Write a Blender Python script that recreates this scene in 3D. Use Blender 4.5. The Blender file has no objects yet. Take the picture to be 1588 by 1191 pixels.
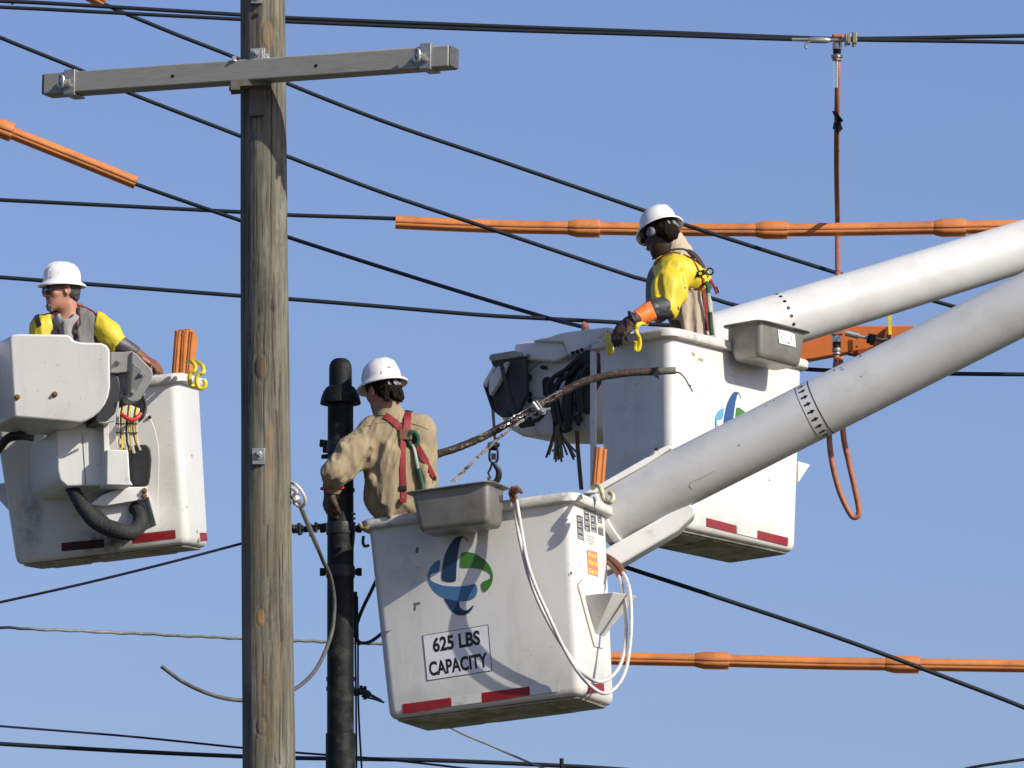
import bpy, bmesh, math, random
import numpy as np
from mathutils import Vector, Matrix, noise, geometry
from mathutils.bvhtree import BVHTree
random.seed(7); rng=np.random.default_rng(7)
rad=math.radians
# ------------------------------------------------------------------ camera, world, sun, exposure
scn=bpy.context.scene
C=scn.collection
FP=12000.0; EL=rad(9.5); IW,IH=1588.0,1191.0
CAM=np.array([0,0,1.7]); FW=np.array([0,math.cos(EL),math.sin(EL)]); UP=np.array([0,-math.sin(EL),math.cos(EL)]); RT=np.array([1.,0,0])
cd=bpy.data.cameras.new('camera'); cam=bpy.data.objects.new('camera',cd); C.objects.link(cam)
cam.location=CAM; cam.rotation_euler=(math.pi/2+EL,0,0)
cd.sensor_width=36; cd.lens=36*FP/IW; cd.clip_start=0.5; cd.clip_end=6000
scn.camera=cam
SUN_AZ=rad(52); SUN_EL=rad(28)           # azimuth measured from behind the camera towards the right
S=np.array([math.cos(SUN_EL)*math.sin(SUN_AZ),-math.cos(SUN_EL)*math.cos(SUN_AZ),math.sin(SUN_EL)])
w=bpy.data.worlds.new("World"); scn.world=w; w.use_nodes=True
nt=w.node_tree; bg=nt.nodes['Background']; sky=nt.nodes.new('ShaderNodeTexSky')
sky.sky_type='NISHITA'; sky.sun_disc=False; sky.sun_elevation=SUN_EL
sky.sun_rotation=math.atan2(S[0],S[1]); sky.altitude=0; sky.air_density=1.0; sky.dust_density=1.5; sky.ozone_density=3.6
tint=nt.nodes.new('ShaderNodeMix'); tint.data_type='RGBA'; tint.blend_type='MULTIPLY'; tint.inputs[0].default_value=1; tint.inputs[7].default_value=(1.03,.965,1.18,1)   # camera white balance
nt.links.new(sky.outputs[0],tint.inputs[6]); nt.links.new(tint.outputs[2],bg.inputs[0]); bg.inputs[1].default_value=0.10
sl=bpy.data.lights.new('sun','SUN'); sl.energy=4.8; sl.angle=rad(0.5); sl.color=(1,0.95,0.83)
so=bpy.data.objects.new('sun',sl); C.objects.link(so); so.rotation_euler=Vector(S).to_track_quat('Z','Y').to_euler(); so.location=(10,-10,30)
vs=scn.view_settings; vs.view_transform='Standard'; vs.look='None'; vs.exposure=0.16; vs.gamma=1; vs.use_curve_mapping=False

# ------------------------------------------------------------------ placing helpers
def P(px,py,d):
    return CAM+d*(FW+(px-IW/2)/FP*RT+(IH/2-py)/FP*UP)
def PY(px,py,Y):
    r=FW+(px-IW/2)/FP*RT+(IH/2-py)/FP*UP
    return CAM+r*(Y/r[1])
def hit(px,py,p0,n):
    r=FW+(px-IW/2)/FP*RT+(IH/2-py)/FP*UP
    return CAM+r*(((np.asarray(p0)-CAM)@n)/(r@n))
def nrm(v): v=np.asarray(v,float); return v/np.linalg.norm(v)
def spline(pts,n=8):
    p=[np.asarray(q,float) for q in pts]
    if len(p)<3: return [p[0]+(p[-1]-p[0])*t for t in np.linspace(0,1,n+1)]
    p=[2*p[0]-p[1]]+p+[2*p[-1]-p[-2]]; out=[]
    for i in range(1,len(p)-2):
        for k in range(n):
            t=k/n; a,b,c,d=p[i-1],p[i],p[i+1],p[i+2]
            out.append(.5*((2*b)+(-a+c)*t+(2*a-5*b+4*c-d)*t*t+(-a+3*b-3*c+d)*t**3))
    out.append(p[-2]); return out
# ------------------------------------------------------------------ materials
MATS={}
def mat(name,col,rough=.5,metal=0.,var=0.,vscale=8.,stretch=(1,1,1),bump=0.,bscale=40.,col2=None,dirt=None,dscale=3.,dlo=.55,dhi=.75,coat=0.,spec=.5,trans=0.):
    if name in MATS: return MATS[name]
    m=bpy.data.materials.new(name); m.use_nodes=True; t=m.node_tree; N=t.nodes; L=t.links
    b=N['Principled BSDF']; b.inputs['Roughness'].default_value=rough; b.inputs['Metallic'].default_value=metal
    b.inputs['Specular IOR Level'].default_value=spec
    if coat: b.inputs['Coat Weight'].default_value=coat
    if trans: b.inputs['Transmission Weight'].default_value=trans
    tc=N.new('ShaderNodeTexCoord'); mp=N.new('ShaderNodeMapping'); mp.inputs['Scale'].default_value=stretch
    L.new(tc.outputs['Object'],mp.inputs['Vector'])
    base=N.new('ShaderNodeRGB'); base.outputs[0].default_value=(*col,1); cur=base.outputs[0]
    if var or col2:
        n=N.new('ShaderNodeTexNoise'); n.inputs['Scale'].default_value=vscale; n.inputs['Detail'].default_value=6; n.inputs['Roughness'].default_value=.65
        L.new(mp.outputs[0],n.inputs['Vector'])
        r=N.new('ShaderNodeMapRange'); r.inputs[1].default_value=.35; r.inputs[2].default_value=.65
        L.new(n.outputs[0],r.inputs[0])
        mx=N.new('ShaderNodeMix'); mx.data_type='RGBA'; L.new(r.outputs[0],mx.inputs[0]); L.new(cur,mx.inputs[6])
        c2=col2 if col2 else tuple(c*(1-var) for c in col)
        mx.inputs[7].default_value=(*c2,1); cur=mx.outputs[2]
        rr=N.new('ShaderNodeMapRange'); rr.inputs[3].default_value=max(.03,rough-.08); rr.inputs[4].default_value=min(1,rough+.12)
        L.new(n.outputs[0],rr.inputs[0]); L.new(rr.outputs[0],b.inputs['Roughness'])
    if dirt:
        n=N.new('ShaderNodeTexNoise'); n.inputs['Scale'].default_value=dscale; n.inputs['Detail'].default_value=9; n.inputs['Roughness'].default_value=.72
        L.new(mp.outputs[0],n.inputs['Vector'])
        r=N.new('ShaderNodeMapRange'); r.inputs[1].default_value=dlo; r.inputs[2].default_value=dhi; L.new(n.outputs[0],r.inputs[0])
        mx=N.new('ShaderNodeMix'); mx.data_type='RGBA'; L.new(r.outputs[0],mx.inputs[0]); L.new(cur,mx.inputs[6]); mx.inputs[7].default_value=(*dirt,1); cur=mx.outputs[2]
    L.new(cur,b.inputs['Base Color'])
    if bump:
        n=N.new('ShaderNodeTexNoise'); n.inputs['Scale'].default_value=bscale; n.inputs['Detail'].default_value=5
        L.new(mp.outputs[0],n.inputs['Vector'])
        bp=N.new('ShaderNodeBump'); bp.inputs['Strength'].default_value=bump; bp.inputs['Distance'].default_value=.01
        L.new(n.outputs[0],bp.inputs['Height']); L.new(bp.outputs[0],b.inputs['Normal'])
    MATS[name]=m; return m
def M_fibreglass():
    if 'fibreglass' in MATS: return MATS['fibreglass']
    m=mat('fibreglass',(.66,.65,.61),.38,var=.06,vscale=2.5,bump=.04,bscale=60,coat=.15)
    t=m.node_tree;N=t.nodes;L=t.links;b=N['Principled BSDF']
    cur=b.inputs['Base Color'].links[0].from_socket
    tc=N.new('ShaderNodeTexCoord')
    def layer(scale,st,lo,hi,col,amt,cur,det=8):
        mp=N.new('ShaderNodeMapping'); mp.inputs['Scale'].default_value=st; L.new(tc.outputs['Object'],mp.inputs[0])
        n=N.new('ShaderNodeTexNoise'); n.inputs['Scale'].default_value=scale; n.inputs['Detail'].default_value=det; n.inputs['Roughness'].default_value=.7; L.new(mp.outputs[0],n.inputs['Vector'])
        r=N.new('ShaderNodeMapRange'); r.inputs[1].default_value=lo; r.inputs[2].default_value=hi; r.inputs[4].default_value=amt; L.new(n.outputs[0],r.inputs[0])
        mx=N.new('ShaderNodeMix'); mx.data_type='RGBA'; L.new(r.outputs[0],mx.inputs[0]); L.new(cur,mx.inputs[6]); mx.inputs[7].default_value=(*col,1); return mx.outputs[2]
    cur=layer(9,(1,1,.18),.54,.8,(.40,.39,.35),.5,cur)        # run-off streaks
    cur=layer(30,(1,1,1),.70,.74,(.16,.14,.12),.75,cur,3)      # specks
    cur=layer(12,(1.6,1.6,5),.665,.70,(.27,.26,.24),.7,cur,4)     # scuffs
    cur=layer(1.7,(1,1,1),.5,.75,(.50,.48,.42),.5,cur)
    L.new(cur,b.inputs['Base Color'])
    return m
def M_wood():
    m=bpy.data.materials.new('weathered_wood'); m.use_nodes=True; t=m.node_tree;N=t.nodes;L=t.links;b=N['Principled BSDF']
    b.inputs['Roughness'].default_value=.85; b.inputs['Specular IOR Level'].default_value=.25
    tc=N.new('ShaderNodeTexCoord')
    def noi(scale,st,det=8,dist=0):
        mp=N.new('ShaderNodeMapping'); mp.inputs['Scale'].default_value=st; L.new(tc.outputs['Object'],mp.inputs[0])
        n=N.new('ShaderNodeTexNoise'); n.inputs['Scale'].default_value=scale; n.inputs['Detail'].default_value=det; n.inputs['Roughness'].default_value=.7; n.inputs['Distortion'].default_value=dist
        L.new(mp.outputs[0],n.inputs['Vector']); return n.outputs[0]
    def mixc(f,a,c,lo,hi,amt=1.):
        r=N.new('ShaderNodeMapRange'); r.inputs[1].default_value=lo; r.inputs[2].default_value=hi; r.inputs[4].default_value=amt; L.new(f,r.inputs[0])
        mx=N.new('ShaderNodeMix'); mx.data_type='RGBA'; L.new(r.outputs[0],mx.inputs[0])
        if isinstance(a,tuple): mx.inputs[6].default_value=(*a,1)
        else: L.new(a,mx.inputs[6])
        mx.inputs[7].default_value=(*c,1); return mx.outputs[2]
    g1=noi(55,(1,1,.045),9,.4); g2=noi(7,(1,1,.25),6,.6); g3=noi(130,(1,1,.05),5); g4=noi(2.2,(1,1,.5),5)
    cur=mixc(g1,(.185,.170,.128),(.056,.053,.040),.41,.63)
    cur=mixc(g2,cur,(.235,.226,.178),.50,.66,.6)
    g5=noi(16,(1,1,.35),7,.8); cur=mixc(g5,cur,(.10,.098,.075),.52,.70,.65)
    cur=mixc(g3,cur,(.075,.065,.05),.58,.70,.55)
    cur=mixc(g4,cur,(.20,.165,.085),.52,.70,.5)
    g6=noi(3.2,(1.5,1.5,.16),7,.5); cur=mixc(g6,cur,(.072,.070,.052),.50,.64,.55)
    at=N.new('ShaderNodeAttribute'); at.attribute_name='stain'
    sp=N.new('ShaderNodeSeparateColor'); L.new(at.outputs['Color'],sp.inputs[0])
    cur=mixc(sp.outputs[0],cur,(.34,.19,.065),0,1,.85)      # ochre
    cur=mixc(sp.outputs[1],cur,(.03,.024,.018),0,1,.95)     # crack, tar
    cur=mixc(sp.outputs[2],cur,(.11,.085,.05),0,1,.8)      # brown stain
    L.new(cur,b.inputs['Base Color'])
    bp=N.new('ShaderNodeBump'); bp.inputs['Strength'].default_value=.55; bp.inputs['Distance'].default_value=.006; L.new(g1,bp.inputs['Height'])
    bp2=N.new('ShaderNodeBump'); bp2.inputs['Strength'].default_value=.4; bp2.inputs['Distance'].default_value=.004; L.new(g3,bp2.inputs['Height']); L.new(bp.outputs[0],bp2.inputs['Normal'])
    L.new(bp2.outputs[0],b.inputs['Normal']); MATS['weathered_wood']=m; return m
FG=M_fibreglass()
RIM=mat('rim_fibreglass',(.66,.64,.57),.5,var=.2,vscale=14,dirt=(.22,.21,.18),dscale=16,dlo=.52,dhi=.72,bump=.12,bscale=50)
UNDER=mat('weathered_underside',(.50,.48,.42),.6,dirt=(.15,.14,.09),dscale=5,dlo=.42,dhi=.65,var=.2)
BOOMG=mat('boom_paint',(.64,.64,.62),.4,var=.10,vscale=2,dirt=(.46,.455,.43),dscale=3.5,dlo=.50,dhi=.78,bump=.03,bscale=30)
PAINT=mat('white_paint',(.76,.76,.73),.4,var=.1,vscale=5,dirt=(.35,.34,.30),dscale=9,dlo=.58,dhi=.74,bump=.05)
STEEL=mat('galvanised_steel',(.42,.42,.40),.45,metal=.7,var=.25,vscale=25,bump=.08,bscale=80)
ARMM=mat('crossarm_composite',(.31,.30,.265),.55,var=.16,vscale=30,stretch=(.08,1,3),dirt=(.14,.14,.13),dscale=8,dlo=.6,dhi=.8,bump=.08,bscale=80)
GREYP=mat('grey_casting',(.33,.33,.31),.5,metal=.2,var=.15,vscale=15,bump=.06)
PAN=mat('tool_tray_metal',(.30,.29,.26),.38,metal=.55,var=.22,vscale=9,dirt=(.14,.12,.08),dscale=8,dlo=.55,dhi=.78,bump=.05,bscale=60)
DARK=mat('black_rubber',(.018,.018,.02),.55,var=.4,vscale=30,bump=.1,bscale=50)
WIRE=mat('cable_insulation',(.011,.015,.021),.6,spec=.3,var=.3,vscale=40,bump=.1,bscale=90)
BLACKM=mat('blackened_steel',(.02,.021,.022),.5,metal=.3,var=.4,vscale=20,bump=.15,bscale=60)
POLED=mat('black_painted_steel',(.006,.0075,.007),.6,spec=.22,var=.35,vscale=12,dirt=(.045,.045,.043),dscale=9,dlo=.52,dhi=.72,bump=.5,bscale=16)
ORG=mat('orange_line_hose',(.60,.205,.052),.55,var=.2,vscale=7,dirt=(.30,.10,.045),dscale=5,dlo=.5,dhi=.75,bump=.04)
ORGC=mat('orange_cable',(.42,.15,.075),.55,var=.3,vscale=20,dirt=(.16,.06,.04),dscale=12,dlo=.56,dhi=.72,bump=.1)
ORGB=mat('orange_fibreglass',(.60,.16,.035),.4,var=.15,vscale=6)
BROWN=mat('brown_rubber',(.20,.07,.035),.5,var=.3,vscale=20)
WHC=mat('white_cable',(.62,.58,.55),.5,var=.2,vscale=15,dirt=(.3,.2,.17),dscale=14,dlo=.55,dhi=.75)
GREYC=mat('weathered_grey_cable',(.24,.235,.22),.6,var=.4,vscale=25,bump=.2)
ALU=mat('bare_aluminium',(.62,.60,.56),.35,metal=.8,var=.3,vscale=30)
YEL=mat('yellow_plastic',(.75,.58,.03),.4,var=.15,vscale=15)
PYEL=mat('faded_yellow_plastic',(.62,.56,.30),.5,var=.2,vscale=20)
REDT=mat('red_reflective_tape',(.27,.008,.014),.4,var=.3,vscale=14,dirt=(.55,.45,.43),dscale=16,dlo=.68,dhi=.70)
WHT=mat('white_reflective_tape',(.62,.61,.58),.4,var=.08,vscale=30,dirt=(.4,.39,.36),dscale=12,dlo=.52,dhi=.66)
NAVY=mat('navy_vinyl',(.012,.038,.095),.4,var=.2,dirt=(.3,.32,.35),dscale=22,dlo=.70,dhi=.73); BLUE=mat('mid_blue_vinyl',(.05,.155,.30),.4,var=.15,dirt=(.3,.36,.4),dscale=22,dlo=.68,dhi=.72); GREEN=mat('green_vinyl',(.05,.185,.025),.4,var=.15,dirt=(.3,.38,.25),dscale=22,dlo=.69,dhi=.73); BLUE_LIT=mat('mid_blue_vinyl_lit',(.10,.33,.55),.4,var=.1)
DGREYC=mat('dark_grey_cable',(.10,.095,.085),.6,var=.4,vscale=25,bump=.2)
DULLP=mat('dull_plate',(.125,.12,.10),.8,var=.3,vscale=30,bump=.2)
INK=mat('black_vinyl_ink',(.012,.012,.014),.5); STK=mat('white_sticker',(.72,.71,.72),.45,var=.06,dirt=(.5,.5,.5),dscale=20,dlo=.55,dhi=.75)
GINK=mat('grey_print',(.13,.14,.15),.5,var=.3,vscale=90); RINK=mat('red_print',(.50,.03,.04),.5); OINK=mat('orange_sticker',(.55,.20,.12),.5); YINK=mat('yellow_print',(.85,.62,.06),.5)
WOOD=M_wood()
def M_grime(name,col,amt,ns=26):
    m=bpy.data.materials.new(name); m.use_nodes=True; t=m.node_tree;N=t.nodes;L=t.links;b=N['Principled BSDF']
    b.inputs['Base Color'].default_value=(*col,1); b.inputs['Roughness'].default_value=.85; b.inputs['Specular IOR Level'].default_value=.2
    tc=N.new('ShaderNodeTexCoord'); mp=N.new('ShaderNodeMapping'); mp.inputs['Location'].default_value=(-.5,0,-.5); mp.inputs['Scale'].default_value=(1,0,1); L.new(tc.outputs['Generated'],mp.inputs[0])
    ln=N.new('ShaderNodeVectorMath'); ln.operation='LENGTH'; L.new(mp.outputs[0],ln.inputs[0])
    r=N.new('ShaderNodeMapRange'); r.inputs[1].default_value=.12; r.inputs[2].default_value=.48; r.inputs[3].default_value=1; r.inputs[4].default_value=0; L.new(ln.outputs['Value'],r.inputs[0])
    n=N.new('ShaderNodeTexNoise'); n.inputs['Scale'].default_value=ns; n.inputs['Detail'].default_value=10; n.inputs['Roughness'].default_value=.75; L.new(tc.outputs['Object'],n.inputs['Vector'])
    r2=N.new('ShaderNodeMapRange'); r2.inputs[1].default_value=.38; r2.inputs[2].default_value=.66; L.new(n.outputs[0],r2.inputs[0])
    mu=N.new('ShaderNodeMath'); mu.operation='MULTIPLY'; L.new(r.outputs[0],mu.inputs[0]); L.new(r2.outputs[0],mu.inputs[1])
    m2=N.new('ShaderNodeMath'); m2.operation='MULTIPLY'; L.new(mu.outputs[0],m2.inputs[0]); m2.inputs[1].default_value=amt; L.new(m2.outputs[0],b.inputs['Alpha'])
    MATS[name]=m; return m
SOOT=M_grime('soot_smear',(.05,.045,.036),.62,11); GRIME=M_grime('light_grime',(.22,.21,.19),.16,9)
# ------------------------------------------------------------------ object helpers
ORIG={}
def setp(o,label=None,cat=None,group=None,kind=None):
    if label: o['label']=label
    if cat: o['category']=cat
    if group: o['group']=group
    if kind: o['kind']=kind
def thing(name,label,cat,loc,group=None):
    o=bpy.data.objects.new(name,None); C.objects.link(o); o.location=loc; o.empty_display_size=.1
    ORIG[o.name]=np.asarray(loc,float); setp(o,label,cat,group); return o
def mk(name,geo,material,parent=None,smooth=True,label=None,cat=None,group=None,kind=None,bevel=0,sharp=35,solid=0,sub=0,weld=False):
    v,f=geo[0],geo[1]; v=np.asarray(v,float).reshape(-1,3)
    if parent is not None: org=ORIG[parent.name]
    else: org=np.array([v[:,0].mean(),v[:,1].mean(),v[:,2].min()]) if len(v) else np.zeros(3)
    me=bpy.data.meshes.new(name); me.from_pydata((v-org).tolist(),[],f if isinstance(f,list) else f.tolist()); me.update()
    if len(geo)>2:
        for k,a in geo[2].items():
            ca=me.color_attributes.new(k,'FLOAT_COLOR','POINT'); ca.data.foreach_set('color',np.asarray(a,dtype=np.float32).ravel())
    o=bpy.data.objects.new(name,me); C.objects.link(o)
    if material: me.materials.append(material)
    if weld:
        bm=bmesh.new(); bm.from_mesh(me); bmesh.ops.remove_doubles(bm,verts=bm.verts,dist=1e-5); bmesh.ops.recalc_face_normals(bm,faces=bm.faces); bm.to_mesh(me); bm.free()
    if smooth:
        me.polygons.foreach_set('use_smooth',[True]*len(me.polygons))
        if sharp<180: me.set_sharp_from_angle(angle=rad(sharp))
    if parent is not None: o.parent=parent; 
    else: o.location=org
    ORIG[o.name]=org
    setp(o,label,cat,group,kind)
    if solid:
        md=o.modifiers.new('solid','SOLIDIFY'); md.thickness=solid; md.offset=0
    if bevel:
        md=o.modifiers.new('bevel','BEVEL'); md.width=bevel; md.segments=3; md.limit_method='ANGLE'; md.angle_limit=rad(30); md.harden_normals=False
    if sub:
        md=o.modifiers.new('sub','SUBSURF'); md.levels=sub; md.render_levels=sub
    return o
def join(*gs):
    V=[];F=[]; n=0
    for g in gs:
        v=np.asarray(g[0],float).reshape(-1,3); V.append(v)
        F+=[[i+n for i in f] for f in (g[1] if isinstance(g[1],list) else g[1].tolist())]; n+=len(v)
    return np.vstack(V),F
def frames(path,up=None):
    p=[np.asarray(q,float) for q in path]; T=[]
    for i in range(len(p)):
        a=p[max(0,i-1)]; b=p[min(len(p)-1,i+1)]; T.append(nrm(b-a+1e-12))
    out=[]; ref=np.array([0,0,1.]) if up is None else np.asarray(up,float)
    if abs(T[0]@nrm(ref))>.98: ref=np.array([0,1.,0])
    n=None
    for t in T:
        if up is not None: u=nrm(ref-(ref@t)*t)
        else:
            if n is None: n=nrm(ref-(ref@t)*t)
            else: n=nrm(n-(n@t)*t)
            u=n
        out.append((t,np.cross(t,u),u))
    return p,out
def sweep(path,prof,scale=None,up=None,cap=True):
    """prof: list of (a,b) offsets in side/up directions"""
    p,fr=frames(path,up); V=[];F=[]; k=len(prof)
    for i,(q,(t,s,u)) in enumerate(zip(p,fr)):
        sc=1 if scale is None else scale[i]
        for a,b in prof: V.append(q+sc*(a*s+b*u))
    for i in range(len(p)-1):
        for j in range(k): F.append([i*k+j,i*k+(j+1)%k,(i+1)*k+(j+1)%k,(i+1)*k+j])
    if cap: F.append(list(range(k))[::-1]); F.append([(len(p)-1)*k+j for j in range(k)])
    return np.array(V),F
def circ(r,n=10): return [(r*math.cos(2*math.pi*i/n),r*math.sin(2*math.pi*i/n)) for i in range(n)]
def tube(path,r,n=10,cap=True):
    if np.isscalar(r): return sweep(path,circ(r,n),cap=cap)
    return sweep(path,circ(1,n),scale=list(np.interp(np.linspace(0,1,len(path)),np.linspace(0,1,len(r)),r)),cap=cap)
def box(c,ax,h):
    c=np.asarray(c,float); V=[]
    for x in (-1,1):
        for y in (-1,1):
            for z in (-1,1): V.append(c+ax[0]*x*h[0]+ax[1]*y*h[1]+ax[2]*z*h[2])
    F=[[0,1,3,2],[4,6,7,5],[0,4,5,1],[2,3,7,6],[0,2,6,4],[1,5,7,3]]
    if np.dot(np.cross(ax[0],ax[1]),ax[2])<0: F=[f[::-1] for f in F]
    return np.array(V),F
def prism(pts,ext):
    """planar polygon of 3D points, extruded along ext"""
    p=np.asarray(pts,float); n=len(p); ext=np.asarray(ext,float)
    nn=np.zeros(3)
    for i in range(n): nn+=np.cross(p[i],p[(i+1)%n])
    if nn@ext>0: p=p[::-1]
    V=np.vstack([p,p+ext]); F=[list(range(n)),[n+i for i in range(n)][::-1]]
    for i in range(n): j=(i+1)%n; F.append([i,n+i,n+j,j])
    return V,F
def slab(pp,d,thick,direc=None):
    """pixel outline standing at depth d, thick metres deep"""
    e=np.array([0,1.,0]) if direc is None else nrm(direc)
    return prism([P(x,y,d) for x,y in pp],e*thick)
def lathe(c,ax,prof,n=24,sx=1,sy=1):
    """prof list (r,h) about axis ax (3 frame vectors, third = axis)"""
    V=[];F=[];c=np.asarray(c,float)
    for r,h in prof:
        for i in range(n):
            a=2*math.pi*i/n; V.append(c+ax[0]*r*sx*math.cos(a)+ax[1]*r*sy*math.sin(a)+ax[2]*h)
    for k in range(len(prof)-1):
        for i in range(n): F.append([k*n+i,k*n+(i+1)%n,(k+1)*n+(i+1)%n,(k+1)*n+i])
    F.append(list(range(n))[::-1]); F.append([(len(prof)-1)*n+i for i in range(n)])
    return np.array(V),F
I3=np.eye(3)
def axes(z,x=None):
    z=nrm(z); x=np.array([1.,0,0]) if x is None else np.asarray(x,float)
    if abs(z@nrm(x))>.97: x=np.array([0,1.,0])
    x=nrm(x-(x@z)*z); return [x,np.cross(z,x),z]
def cyl(a,b,r,n=20): 
    a=np.asarray(a,float);b=np.asarray(b,float); h=np.linalg.norm(b-a); ax=axes(b-a)
    return lathe(a,ax,[(r,0),(r,h)],n)
def bolt(p,n,r=.012,h=.012):
    n=nrm(n); ax=axes(n); return join(lathe(np.asarray(p)-n*.002,ax,[(r*1.5,0),(r*1.5,h*.3)],12),lathe(np.asarray(p)+n*h*.28,ax,[(r,0),(r,h*.8),(r*.8,h)],6))
def hull(pts):
    bm=bmesh.new()
    for p in pts: bm.verts.new(p)
    bmesh.ops.convex_hull(bm,input=bm.verts); bmesh.ops.recalc_face_normals(bm,faces=bm.faces)
    bm.verts.ensure_lookup_table(); bm.verts.index_update()
    V=[list(v.co) for v in bm.verts]; F=[[v.index for v in f.verts] for f in bm.faces]; bm.free(); return np.array(V),F
def rrect(w,d,r,n=6):
    out=[]
    for cx,cy,a0 in ((w/2-r,d/2-r,0),(-w/2+r,d/2-r,90),(-w/2+r,-d/2+r,180),(w/2-r,-d/2+r,270)):
        for i in range(n+1):
            a=rad(a0+90*i/n); out.append((cx+r*math.cos(a),cy+r*math.sin(a)))
    return out
def loft(o,ax,rings,cap0=True,cap1=True):
    V=[];F=[];k=len(rings[0][0])
    for pts,z in rings:
        for x,y in pts: V.append(o+ax[0]*x+ax[1]*y+ax[2]*z)
    for i in range(len(rings)-1):
        for j in range(k): F.append([i*k+j,i*k+(j+1)%k,(i+1)*k+(j+1)%k,(i+1)*k+j])
    if cap0: F.append(list(range(k))[::-1])
    if cap1: F.append([(len(rings)-1)*k+j for j in range(k)])
    return np.array(V),F
def decal(pts,n,th=.0008):
    n=nrm(n); p=[np.asarray(q)+n*.0012 for q in pts]; return prism(p,n*th)
def text_geo(s,bold=.0):
    cu=bpy.data.curves.new('txt','FONT'); cu.body=s; cu.size=1; cu.offset=bold; cu.resolution_u=4
    o=bpy.data.objects.new('txt',cu); C.objects.link(o); dg=bpy.context.evaluated_depsgraph_get(); dg.update()
    me=bpy.data.meshes.new_from_object(o.evaluated_get(dg)); v=np.array([x.co[:] for x in me.vertices]); f=[list(p.vertices) for p in me.polygons]
    bpy.data.objects.remove(o); bpy.data.curves.remove(cu); bpy.data.meshes.remove(me)
    lo=v.min(0);hi=v.max(0); v=(v-lo)/np.where(hi-lo>0,hi-lo,1); return v,f
def text_on(s,BL,BR,TL,n,bold=.02,lift=.0022):
    v,f=text_geo(s,bold); n=nrm(n); BL,BR,TL=map(np.asarray,(BL,BR,TL))
    W=[BL+(BR-BL)*a[0]+(TL-BL)*a[1]+n*lift for a in v]; return np.array(W),f
# ------------------------------------------------------------------ ground (below the frame)
GR=mat('dry_grass',(.045,.05,.022),.9,var=.5,vscale=.6,bump=.3,bscale=3,col2=(.07,.062,.035))
AS=mat('asphalt',(.05,.05,.052),.85,var=.3,vscale=2,bump=.3,bscale=30)
g=2500.
mk('ground',([(-g,-g,0),(g,-g,0),(g,g,0),(-g,g,0)],[[0,1,2,3]]),GR,kind='structure',smooth=False)
mk('road',([(-g,20,.02),(g,20,.02),(g,33,.02),(-g,33,.02)],[[0,1,2,3]]),AS,kind='structure',smooth=False)
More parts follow.
